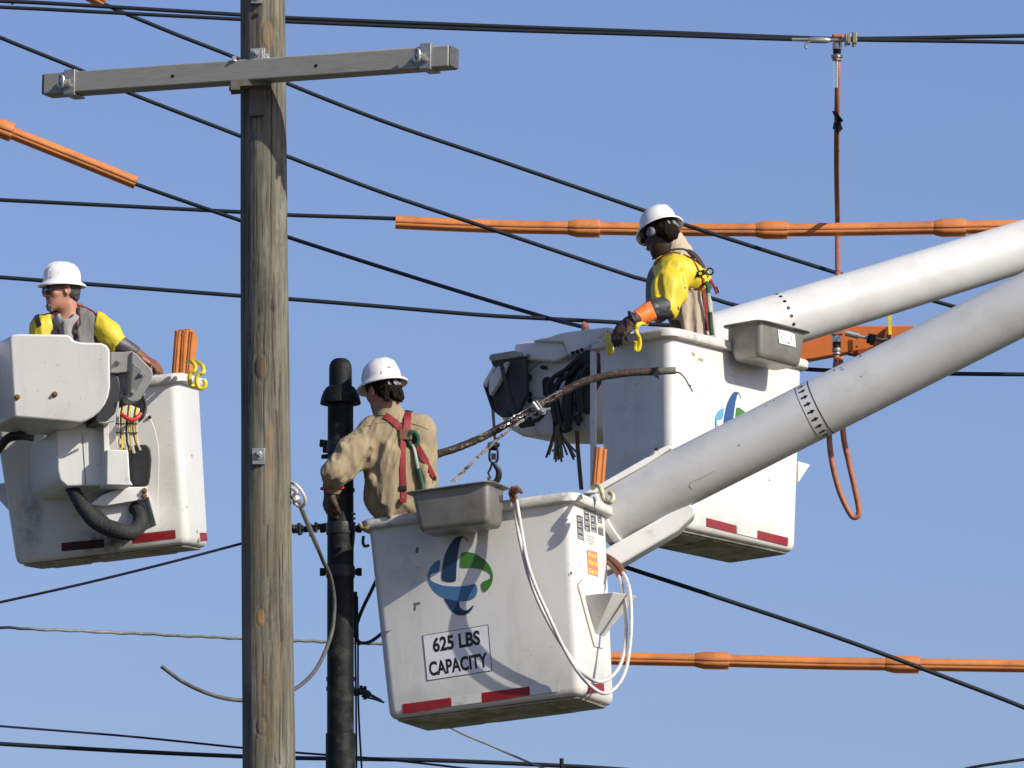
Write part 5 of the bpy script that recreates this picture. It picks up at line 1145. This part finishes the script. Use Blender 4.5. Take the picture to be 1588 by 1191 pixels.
# ---- worker A: khaki shirt, back to the camera, in the 625 LBS bucket
def workerA():
    d=40.45; Q=lambda px,py,dd=0.: P(px,py,d+dd)
    floor=BC.o+BC.ax[2]*.06
    root=person('person in khaki shirt seen from behind, reaching round the black pole',floor)
    fwd=nrm([-.62,.78,-.12]); M=frame_from(fwd); M=rotM([0,1,0],rad(-6))@M
    hc=Q(594,606,.0); sh=(Q(572,672,-.02),Q(652,672,.02)); el=(Q(519,727,-.17),Q(660,752,.12)); wr=(Q(514,764,-.02),Q(625,742,.30))
    hp=(Q(640,868,.05),Q(690,868,.03)); kn=(Q(660,965,.0),Q(715,965,.0)); an=(Q(672,1058,.02),Q(728,1056,.0))
    tx=np.stack([nrm([.98,.2,0]),nrm([-.2,.98,0]),[0,0,1.]],1)
    chest=p_ell(Q(615,705),(.175,.115,.20),tx); waist=p_ell(Q(630,775,.0),(.145,.095,.15),tx); pelv=p_ell(Q(654,858,.05),(.15,.10,.13),tx)
    it=body_items(hp,kn,an,sh,el,wr,chest,waist,pelv,(Q(606,650,0),Q(598,622,0)),hc,M)
    # hand gripping the pole
    ha=hand_items(wr[0],np.array([-.15,.75,-.65]),np.array([.9,.25,-.2]),1,.55)
    hb=hand_items(wr[1],np.array([-.6,.5,.2]),np.array([0,0,-1.]),-1,.5)
    it+=ha+hb
    mk('body',blob(it,.006),SKIN,root,sharp=180)
    # shirt
    si=[(p_ell(Q(616,712),(.190,.135,.215),tx),0,1),(p_ell(Q(620,772),(.192,.125,.15),tx),.07,1),(p_ell(Q(640,812,.05),(.170,.108,.12),tx),.05,1),
        (p_cap(Q(583,668,-.01),Q(648,667,.01),.082,.088),.06,1),(p_cap(Q(606,655),Q(601,630,.005),.074,.066),.035,1),
        (p_cap(Q(574,678,-.02),Q(545,700,-.10),.078,.072),.05,1),(p_cap(Q(545,700,-.10),Q(517,730,-.18),.072,.058),.04,1),(p_cap(Q(562,704,-.10),Q(533,730,-.14),.066,.062),.04,1),(p_cap(Q(516,731,-.18),Q(516,753,-.06),.056,.052),.03,1),(p_cap(Q(503,736,-.21),Q(530,744,-.18),.012,.010),.03,1),(p_cap(Q(504,746,-.19),Q(528,752,-.16),.012,.010),.03,1),
        (p_cap(Q(652,676,.02),Q(657,745,.09),.078,.068),.05,1),(p_cap(Q(657,745,.09),Q(630,745,.26),.066,.05),.03,1),
        # gathered folds
        (p_cap(Q(598,690,-.13),Q(592,780,-.14),.016,.010),.04,1),(p_cap(Q(612,700,-.13),Q(604,800,-.13),.014,.012),.04,1),
        (p_cap(Q(575,742,-.12),Q(596,780,-.09),.016,.012),.04,1),(p_cap(Q(655,700,-.10),Q(664,780,-.09),.016,.014),.04,1),
        (p_cap(Q(530,690,-.18),Q(552,722,-.17),.014,.01),.03,1),(p_cap(Q(560,720,-.15),Q(575,700,-.14),.010,.014),.03,-1),(p_cap(Q(553,735,-.16),Q(566,715,-.15),.016,.012),.03,-1)]
    geo=blob(si,.0065,planes=[(Q(515,762,-.06),wr[0]-el[0]+np.array([0,0,-.1])),] if False else (),folds=(.0055,12.,(.25,0,1)))
    shirt=mk('shirt',geo,KHAKI,root,sharp=180)
    mk('collar',sweep([Q(601,636,0)+ (tx[:,0]*math.cos(a)*.070+tx[:,1]*math.sin(a)*.066)+np.array([0,0,.012*math.sin(a)-.006]) for a in np.linspace(0,2*math.pi,30)],[(-.004,-.022),(.006,-.022),(.004,.016),(-.004,.016)],up=(0,0,1),cap=False),KHAKI,shirt,sharp=60)
    surf_strap(shirt,'yoke_seam',geo,[(560,664),(585,656),(612,655),(640,657),(664,666)],.004,mat('khaki_seam',(.30,.23,.14),.9),.0,8)
    cuff=[Q(515,757,-.055)+.056*(np.array([1,0,.05])*math.cos(a)+nrm([0.02,.8,.15])*math.sin(a)*.95) for a in np.linspace(0,2*math.pi,24)]
    mk('red_cuff',tube(cuff,.0085,8,cap=False),RINK,root,sharp=60)
    glv=[(p_cap(Q(515,755,-.05),wr[0],.050,.040),.02,1)]+[((p[0],p[1],p[2],p[3]*1.18+.0015,p[4]*1.18+.0015),k,s) if p[0]=='c' else (p,k,s) for p,k,s in hand_items(Q(512,764,-.06),np.array([-.18,.45,-.88]),np.array([.85,.45,.05]),1,.5)]
    mk('work_glove',blob(glv,.0045),GLOB,root,sharp=180)
    tr=[(p_ell(Q(656,862,.05),(.150,.10,.13),tx),0,1)]+[(p_cap(hp[k],kn[k],.090,.072),.05,1) for k in (0,1)]+[(p_cap(kn[k],an[k],.072,.062),.03,1) for k in (0,1)]
    mk('trousers',blob(tr,.012),JEAN,root,sharp=180)
    mk('boots',blob([(p_cap(an[k]+np.array([0,0,-.02]),an[k]+np.array([-.06,.13,-.035]),.052,.045),.0,1) for k in (0,1)],.01),BOOT,root,sharp=180)
    # hair
    L=lambda x,y,z: hc+M@np.array([x,y,z])
    hi=[(p_ell(L(0,-.030,.02),(.080,.082,.080),M),0,1)]
    rr=np.random.default_rng(3)
    for i in range(46):
        a=rr.uniform(-2.6,-.5); z=rr.uniform(-.075,.01); hi.append((p_ell(L(.074*math.cos(a)*.95,-.012+.088*math.sin(a),z),(.016,.016,.012),M@rotM(rr.normal(size=3),rr.uniform(0,1))),.006,1))
    hg=blob(hi,.0045,planes=[(L(0,.030,0),M[:,1])],folds=(.004,55,(0,0,1)),smooth=0)
    mk('hair',hg,HAIRB,root,sharp=180)
    hard_hat(root,hc+M[:,2]*-.004,rotM(M[:,1],rad(2))@M,.965,marks=[([(568,581.5),(580,578),(592,575.5),(592,580),(580,583),(568,587)],40.4,mat('grey_sticker',(.33,.33,.31),.5)),([(572,590),(581,585),(580,590),(574,593)],40.4,GREYT),([(601,568),(605,569),(605,571),(601,570)],40.4,INK)])
    # harness
    surf_strap(root,'harness_strap',geo,[(633,641),(632,652),(630,664),(627,672)],.038,HRED)
    surf_strap(root,'harness_strap',geo,[(597,645),(604,649),(613,656),(622,666),(628,673)],.036,HRED)
    surf_strap(root,'harness_strap',geo,[(626,674),(624,695),(624,725),(626,758),(626,775)],.032,HRED)
    surf_strap(root,'harness_strap',geo,[(636,676),(648,694),(658,712),(666,728),(672,742)],.034,HRED)
    surf_strap(root,'harness_strap',geo,[(632,640),(634,632),(640,626)],.036,HDK)
    for x,y,w_ in ((625,757,.040),(671,742,.040),(625,776,.036)):
        p,n=on_surf(geo,x,y,.012); mk('buckle',box(p,axes(nrm([-.1,-1,.1]),[1,0,0]),(w_/2,.012,.005)),BLACKM if y<770 else HRED,root,bevel=.003)
    p,n=on_surf(geo,629,674,.014); mk('back_pad',box(p,axes(nrm([-.1,-1,.1]),[1,0,0]),(.034,.030,.006)),mat('brown_pad',(.16,.08,.04),.7),root,bevel=.006)
    p,n=on_surf(geo,641,681,.025)
    lp=[p+np.array([.024*math.cos(a),-.012*math.sin(a),.036*math.sin(a)]) for a in np.linspace(0,2*math.pi,22)]
    mk('lanyard_loop',join(tube(lp,.012,8),tube([q+np.array([-.012,.006,.0]) for q in lp],.009,8)),HGR,root)
    q=[on_surf(geo,x,y,.016)[0] for x,y in ((640,690),(643,700),(646,715),(648,726))]; mk('lanyard_link',tube(spline(q),.009,8),mat('pale_green_webbing',(.35,.42,.33),.6),root)
    q=[on_surf(geo,x,y,.016)[0] for x,y in ((648,726),(651,738),(655,752),(656,762))]; mk('lanyard',tube(spline(q),.013,8),HGR,root)
    return root
workerA()
# ---- worker B: yellow rubber sleeves, leaning over the right bucket rim
def workerB():
    d=42.55; Q=lambda px,py,dd=0.: P(px,py,d+dd)
    floor=BR.o+BR.ax[2]*.06
    root=person('person in yellow sleeve with head bowed, orange cuffed glove on right bucket rim',floor)
    fwd=nrm([-.70,.62,-.42]); M=frame_from(fwd); M=rotM(M[:,1],rad(6))@M
    hc=Q(1025,364,0); sh=(Q(1046,422,-.17),Q(1050,418,.16)); el=(Q(1032,480,-.33),Q(1020,470,.18)); wr=(Q(984,496,-.52),Q(985,500,.12))
    hp=(Q(1076,590,-.08),Q(1084,590,.09)); kn=(Q(1060,695,-.08),Q(1075,695,.1)); an=(Q(1075,800,-.08),Q(1090,800,.10))
    tx=np.stack([nrm([-.1,-1,0]),nrm([-.95,.1,-.3]),nrm([-.3,0,.95])],1)
    tx=frame_from([-.95,.1,-.25])
    chest=p_ell(Q(1054,440),(.17,.125,.19),tx); waist=p_ell(Q(1072,500),(.15,.12,.17),tx); pelv=p_ell(Q(1080,570),(.16,.13,.13),tx)
    it=body_items(hp,kn,an,sh,el,wr,chest,waist,pelv,(Q(1052,408),Q(1036,384)),hc,M)
    it+=hand_items(wr[0],nrm([-.62,-.12,-.70]),np.array([.45,.8,-.3]),-1,.5)+hand_items(wr[1],np.array([-.8,.0,-.5]),np.array([0,0,-1.]),1,.5)
    mk('body',blob(it,.006),SKIND,root,sharp=180)
    bi=[(p_ell(Q(1058,445),(.18,.14,.19),tx),0,1),(p_ell(Q(1074,490),(.165,.118,.16),tx),.06,1),(p_ell(Q(1078,540),(.165,.125,.15),tx),.06,1),(p_cap(Q(1056,404),Q(1046,384,.0),.072,.063),.04,1),(p_cap(Q(1054,392),Q(1043,374,.0),.068,.064),.03,1),
        (p_cap(Q(1048,430,.12),Q(1020,470,.17),.07,.055),.05,1),(p_cap(Q(1062,455,-.15),Q(1064,520,-.16),.020,.022),.03,1),(p_cap(Q(1078,450,-.13),Q(1082,520,-.15),.020,.02),.03,1),(p_cap(Q(1094,455,-.08),Q(1098,520,-.10),.02,.02),.03,1),(p_cap(Q(1070,455,-.17),Q(1073,520,-.18),.012,.014),.02,-1)]
    bg=blob(bi,.0065,folds=(.004,14.,(.1,0,1)))
    mk('shirt',bg,BEIGE,root,sharp=180)
    # dark front
    vi=[(p_ell(Q(1026,440,.05),(.085,.13,.12)),0,1),(p_ell(Q(1022,470,.02),(.07,.12,.11)),.05,1)]
    mk('vest_front',blob(vi,.009),GREYT,root,sharp=180)
    # yellow sleeve cape
    yi=[(p_ell(Q(1056,425,-.05),(.165,.15,.105),rotM([0,1,0],rad(18))),0,1),(p_ell(Q(1074,438,-.02),(.085,.15,.075),rotM([0,1,0],rad(30))),.05,1),(p_cap(Q(1043,422,-.17),Q(1037,448,-.26),.092,.092),.06,1),(p_cap(Q(1037,448,-.26),Q(1032,478,-.32),.092,.080),.04,1),(p_cap(Q(1066,410,-.17),Q(1083,440,-.13),.02,.03),.03,1),
        (p_cap(Q(1048,412,-.23),Q(1062,462,-.26),.022,.010),.04,1),(p_cap(Q(1058,422,-.27),Q(1061,462,-.33),.014,.024),.03,-1),(p_cap(Q(1022,430,-.31),Q(1024,465,-.38),.010,.012),.03,-1),(p_cap(Q(1048,470,-.30),Q(1054,445,-.30),.02,.014),.03,1)]
    fa=nrm(Q(1030,481,-.32)-Q(1040,440,-.26))
    yg=blob(yi,.0065,planes=[(Q(1032,484,-.33),nrm(fa+np.array([-.55,0,.0])))],folds=(.0042,8.,(0,0,1)))
    mk('rubber_sleeve',yg,YSL,root,sharp=180)
    surf_strap(root,'red_piping',yg,[(1010,408),(1016,400),(1028,392),(1044,389),(1056,389)],.018,HRED,.002)
    surf_strap(root,'red_piping',yg,[(1062,392),(1072,402),(1080,414),(1088,430),(1090,442)],.009,HRED,.002)
    surf_strap(root,'red_piping',yg,[(1062,446),(1070,448),(1080,448),(1088,442),(1091,432)],.010,HRED,.002)
    # gauntlet, cuff, glove
    gi=[(p_cap(Q(1035,477,-.32),Q(1012,480,-.40),.066,.058),0,1)]
    gg=blob(gi,.006,planes=[(Q(1007,486,-.40),nrm([-.9,0,-.2]))],folds=(.002,16,(1,0,0))); mk('rubber_gauntlet',gg,GLOD,root,sharp=180)
    gi=[(p_cap(Q(1014,480,-.40),Q(984,495,-.52),.060,.038),0,1)]
    cg=blob(gi,.005,planes=[(Q(979,497,-.5),nrm([-.85,0,-.4])),(Q(1013,481,-.4),nrm([.85,0,.35]))],folds=(.0025,22,(0,0,1))); mk('glove_cuff',cg,GLOO,root,sharp=180)
    mk('wrist_strap',tube([Q(981,495,-.52)+.041*(nrm([.45,0,-.9])*math.cos(a)+np.array([0,1,0])*math.sin(a)) for a in np.linspace(0,2*math.pi,22)],.010,8,cap=False),DARK,root)
    p,n=on_surf(gg,1020,461,.002) ; mk('yellow_tag',box(p,axes(nrm([-.3,-1,.3]),nrm([.6,0,-.8])),(.020,.007,.003)),YEL,root,bevel=.003)
    wd=nrm([-.62,-.12,-.72]); w0=Q(977,499,-.53)
    hi=hand_items(w0,wd,nrm([.45,.8,-.3]),-1,.42)
    hi=[((p[0],p[1],p[2],p[3]*1.28+.001,p[4]*1.28+.001),k,s) if p[0]=='c' else (p,k,s) for p,k,s in hi]+[(p_cap(Q(984,495,-.52),w0,.040,.032),.02,1)]
    mk('work_glove',blob(hi,.0045,folds=(.0015,30,(0,0,1))),GLOB,root,sharp=180)
    tr=[(pelv,0,1)]+[(p_cap(hp[k],kn[k],.105,.075),.05,1) for k in (0,1)]+[(p_cap(kn[k],an[k],.075,.065),.03,1) for k in (0,1)]
    mk('trousers',blob(tr,.012),JEAN,root,sharp=180)
    mk('boots',blob([(p_cap(an[k]+np.array([0,0,-.02]),an[k]+np.array([-.13,.02,-.035]),.052,.045),.0,1) for k in (0,1)],.01),BOOT,root,sharp=180)
    L=lambda x,y,z: hc+M@np.array([x,y,z])
    mk('hair',blob([(p_ell(L(0,-.025,.02),(.079,.084,.085),M),0,1),(p_ell(L(0,-.06,-.03),(.06,.045,.05),M),.02,1)],.005,planes=[(L(0,.04,0),M[:,1])],folds=(.003,50,(0,0,1))),HAIRB,root,sharp=180)
    for s in (-1,1): mk('ear_muff',join(lathe(L(s*.070,.002,-.002),[M[:,1],M[:,2],M[:,0]*s],[(.026,0),(.028,.008),(.026,.020),(.018,.026)],20)),MATS['grey_plastic'],root)
    mk('safety_glasses',join(tube([L(-.08,0,.018),L(-.075,.06,.016),L(-.055,.095,.014)],.004,6),tube([L(.08,0,.018),L(.075,.06,.016),L(.055,.095,.014)],.004,6),lathe(L(-.032,.100,.010),[M[:,0],M[:,2],M[:,1]],[(.026,0),(.024,.005)],16,1,.75),lathe(L(.032,.100,.010),[M[:,0],M[:,2],M[:,1]],[(.026,0),(.024,.005)],16,1,.75)),LENS,root)
    hard_hat(root,hc,rotM(M[:,0],rad(0))@M,.935)
    # harness
    mk('harness_strap',sweep(spline([Q(1070,388,-.05),Q(1082,398,-.06),Q(1092,414,-.07),Q(1100,430,-.07),Q(1108,446,-.07),Q(1112,456,-.07)],6),[(-.020,-.004),(.020,-.004),(.020,.004),(-.020,.004)],up=(.8,-.3,.5)),HRED,root,sharp=40)
    mk('harness_strap',sweep(spline([Q(1066,388,-.12),Q(1078,396,-.13),Q(1090,414,-.13),Q(1097,432,-.12),Q(1101,448,-.12)],6),[(-.016,-.003),(.016,-.003),(.016,.003),(-.016,.003)],up=(.6,-.6,.5)),HDK,root,sharp=40)
    mk('harness_strap',sweep(spline([Q(1091,440,-.12),Q(1094,465,-.13),Q(1096,490,-.13),Q(1097,512,-.13)],6),[(-.014,-.003),(.014,-.003),(.014,.003),(-.014,.003)],up=(.3,-.9,.1)),HRED,root,sharp=40)
    mk('collar_strap',tube(spline([Q(1012,402,-.14),Q(1024,393,-.17),Q(1040,388,-.18),Q(1056,386,-.17),Q(1068,389,-.12)]),.006,8),HDK,root)
    mk('buckle',box(Q(1086,424,-.19),axes(nrm([-.2,-1,.1]),nrm([1,0,.25])),(.028,.014,.008)),BLACKM,root,bevel=.003); mk('yellow_tag',cyl(Q(1086,424,-.20),Q(1086,424,-.215),.009,14),YEL,root)
    mk('d_ring',tube([Q(1101,421,-.14)+.018*(np.array([1,0,0])*math.cos(a)+np.array([0,0,1])*math.sin(a)) for a in np.linspace(0,2*math.pi,18)],.005,8,cap=False),BLACKM,root)
    mk('lanyard_loop',p_mesh:=tube(spline([Q(1094,438,-.17),Q(1098,444,-.18),Q(1098,454,-.18)]),.013,8),HGR,root)
    mk('lanyard_link',tube(spline([Q(1098,454,-.18),Q(1099,470,-.17),Q(1101,484,-.17)]),.011,8),mat('pale_green_webbing',(.35,.42,.33),.6),root)
    mk('lanyard',tube(spline([Q(1101,484,-.17),Q(1102,500,-.16),Q(1104,520,-.16)]),.013,8),HGR,root)
    mk('strap_tail',hull([Q(1108,445,-.06),Q(1112,444,-.06),Q(1116,455,-.06),Q(1110,452,-.06),Q(1111,450,-.04)]),DARK,root,smooth=False)
    return root
workerB()
# ---- worker C: sunglasses and grey beard, in the left bucket
def workerC():
    d=44.7; Q=lambda px,py,dd=0.: P(px,py,d+dd)
    floor=BL.o+BL.ax[2]*.06
    root=person('person with sunglasses and grey beard looking left from the left bucket',floor)
    fwd=nrm([-.90,-.42,-.06]); M=frame_from(fwd); M=rotM(M[:,1],rad(-2))@M
    hc=Q(96,451,0)
    # left of picture = his right
    sh=(Q(150,503,.02),Q(64,506,.02)); el=(Q(184,532,-.03),Q(54,556,-.05)); wr=(Q(214,551,0),Q(70,590,-.12))
    hp=(Q(128,700,0),Q(84,700,0)); kn=(Q(132,780,-.02),Q(92,780,-.02)); an=(Q(134,845,0),Q(96,845,0))
    kn=(Q(132,770,-.03),Q(92,770,-.03))
    tx=np.stack([nrm([1,.1,0]),nrm([-.1,1,0]),[0,0,1.]],1)
    chest=p_ell(Q(105,545),(.165,.115,.20),tx); waist=p_ell(Q(108,615),(.15,.11,.18),tx); pelv=p_ell(Q(108,680),(.16,.115,.13),tx)
    it=body_items(hp,kn,an,sh,el,wr,chest,waist,pelv,(Q(108,503,.02),Q(104,474,.015)),hc,M)
    it+=hand_items(wr[0],nrm([.8,0,-.5]),np.array([-.1,.2,-1.]),1,.5)+hand_items(wr[1],nrm([.3,-.2,-.8]),np.array([0,1.,0]),1,.5)
    mk('body',blob(it,.0055),SKIN,root,sharp=180)
    ti=[(p_ell(Q(105,548),(.180,.13,.205),tx),0,1),(p_ell(Q(108,620),(.165,.125,.2),tx),.06,1),(p_cap(Q(72,508,.02),Q(144,506,.02),.068,.068),.05,1),(p_cap(Q(80,502,.0),Q(64,530,-.02),.06,.06),.04,1),
        (p_cap(Q(84,502,.02),Q(96,488,.03),.05,.04),.03,1),(p_cap(Q(132,494,.03),Q(118,478,.04),.06,.042),.03,1),(p_ell(Q(103,494,-.07),(.042,.07,.055)),.015,-1),(p_cap(Q(100,500,-.12),Q(101,530,-.15),.012,.012),.02,1),(p_cap(Q(122,500,-.1),Q(124,530,-.14),.012,.014),.03,1)]
    tg=blob(ti,.006,folds=(.0035,16,(0,0,1))); mk('grey_vest',tg,GREYT,root,sharp=180)
    ci=[(p_cap(Q(95,497,-.05),Q(113,497,-.05),.042,.042),0,1),(p_cap(Q(103,500,-.07),Q(104,530,-.09),.04,.05),.04,1),(p_ell(Q(103,488,-.06),(.036,.07,.036)),.012,-1)]
    mk('tee_shirt',blob(ci,.005,folds=(.002,25,(0,0,1))),mat('grey_cotton',(.27,.27,.27),.85,var=.1),root,sharp=180)
    ys=[(p_cap(Q(151,501,.02),Q(168,518,.0),.070,.070),0,1),(p_cap(Q(168,518,.0),Q(184,536,-.03),.068,.062),.04,1),(p_cap(Q(160,498,-.03),Q(168,530,-.06),.012,.008),.03,1)]
    yd=nrm(Q(186,534,-.03)-Q(160,510,0))
    yg=blob(ys,.006,planes=[(Q(187,534,-.03),nrm(yd+np.array([.15,0,.0]))),(Q(144,520,.02),nrm([-1,-.1,.15]))],folds=(.003,12,(.7,0,-.7))); mk('rubber_sleeve',yg,YSL,root,sharp=180)
    y2=[(p_ell(Q(66,512,.0),(.075,.085,.075)),0,1),(p_cap(Q(68,508,-.02),Q(62,545,-.05),.072,.066),.04,1),(p_cap(Q(76,490,-.03),Q(68,520,-.07),.012,.010),.03,1)]
    y2g=blob(y2,.006,planes=[(Q(83,500,0),nrm([1,-.0,.15]))],folds=(.003,12,(0,0,1))); mk('rubber_sleeve',y2g,YSL,root,sharp=180)
    surf_strap(root,'sleeve_badge',y2g,[(57,489),(59,498),(62,506)],.030,HDK,.003)
    surf_strap(root,'red_piping',tg,[(118,472),(128,476),(140,481),(148,488),(150,500),(149,515),(147,530)],.010,HRED,.003)
    surf_strap(root,'harness_strap',tg,[(121,478),(121,490),(120,505),(119,525)],.030,HRED,.004); surf_strap(root,'harness_inner_strap',tg,[(122,478),(122,490),(122,505),(120,512)],.014,HDK,.009)
    surf_strap(root,'harness_strap',tg,[(85,484),(90,495),(93,507),(94,525)],.028,HRED,.004); surf_strap(root,'harness_inner_strap',tg,[(86,484),(91,495),(93,505)],.013,HDK,.009)
    surf_strap(root,'red_piping',y2g,[(82,484),(83,500),(82,516)],.008,HRED,.002)
    gg=blob([(p_cap(Q(180,531,-.03),Q(214,550,.0),.056,.040),0,1)],.005,planes=[(Q(212,549,0),nrm([.8,0,-.45]))],folds=(.002,18,(1,0,0))); mk('rubber_gauntlet',gg,mat('dark_grey_gauntlet',(.06,.06,.06),.5,var=.2),root,sharp=180)
    gi=hand_items(Q(218,554,0),nrm([.80,0,-.42]),nrm([-.3,.5,-.9]),1,.30)
    gi=[((p[0],p[1],p[2],p[3]*1.2+.001,p[4]*1.2+.001),k,s) if p[0]=='c' else (p,k,s) for p,k,s in gi]+[(p_cap(Q(208,547,0),Q(218,554,0),.040,.034),.02,1)]
    mk('work_glove',blob(gi,.0045),mat('rust_leather_glove',(.19,.075,.035),.6,var=.3,vscale=30),root,sharp=180)
    tr=[(pelv,0,1)]+[(p_cap(hp[k],kn[k],.10,.072),.05,1) for k in (0,1)]+[(p_cap(kn[k],an[k],.072,.062),.03,1) for k in (0,1)]
    mk('trousers',blob(tr,.012),JEAN,root,sharp=180)
    mk('boots',blob([(p_cap(an[k],an[k]+np.array([-.12,-.05,-.02]),.05,.045),.0,1) for k in (0,1)],.01),BOOT,root,sharp=180)
    L=lambda x,y,z: hc+M@np.array([x,y,z])
    mk('hair',blob([(p_ell(L(0,-.03,.02),(.078,.082,.082),M),0,1),(p_ell(L(0,-.068,-.025),(.055,.035,.045),M),.02,1)],.005,planes=[(L(0,.0,0),M[:,1])],folds=(.003,50,(0,0,1))),mat('dark_grey_hair',(.06,.05,.045),.7,var=.4,vscale=80),root,sharp=180)
    bd=[(p_cap(L(-.024,.086,-.046),L(0,.093,-.041),.0065,.008),.004,1),(p_cap(L(.024,.086,-.046),L(0,.093,-.041),.0065,.008),.004,1),(p_cap(L(-.028,.078,-.050),L(-.022,.070,-.090),.008,.012),.006,1),(p_cap(L(.028,.078,-.050),L(.022,.070,-.090),.008,.012),.006,1),(p_cap(L(-.014,.078,-.090),L(.014,.078,-.090),.018,.018),.008,1),(p_cap(L(-.01,.076,-.106),L(.01,.076,-.106),.016,.016),.008,1)]
    mk('beard',blob(bd,.003,folds=(.002,60,(0,0,1)),smooth=0),HAIRG,root,sharp=180)
    gl=[]
    for s in (-1,1):
        gl.append((p_ell(L(s*.034,.096,.000),(.032,.016,.024),M@rotM([0,0,1],-s*.25)),.004,1)); gl.append((p_cap(L(s*.060,.088,.008),L(s*.082,.0,.010),.0055,.0045),.004,1))
    gl.append((p_cap(L(-.012,.106,.008),L(.012,.106,.008),.005),.004,1))
    mk('sunglasses',blob(gl,.003),LENS,root,sharp=180)
    hard_hat(root,hc,rotM(M[:,0],rad(3))@M,.925,marks=[([(88.5,404),(90,402.5),(96,403),(99,406),(102,409.5),(97,409),(92,408.8),(89,407)],44.7,mat('olive_ink',(.07,.065,.04),.6)),([(78,419.5),(91,419.5),(91,421),(78,421)],44.7,MATS['faint_print']),([(78,422),(91,422),(91,423.3),(78,423.3)],44.7,MATS['faint_print']),([(78,424),(91,424.2),(91,425.3),(78,425.2)],44.7,MATS['faint_print']),([(77,431),(80,427.5),(79,430),(78,432)],44.7,GINK)])
    return root
workerC()
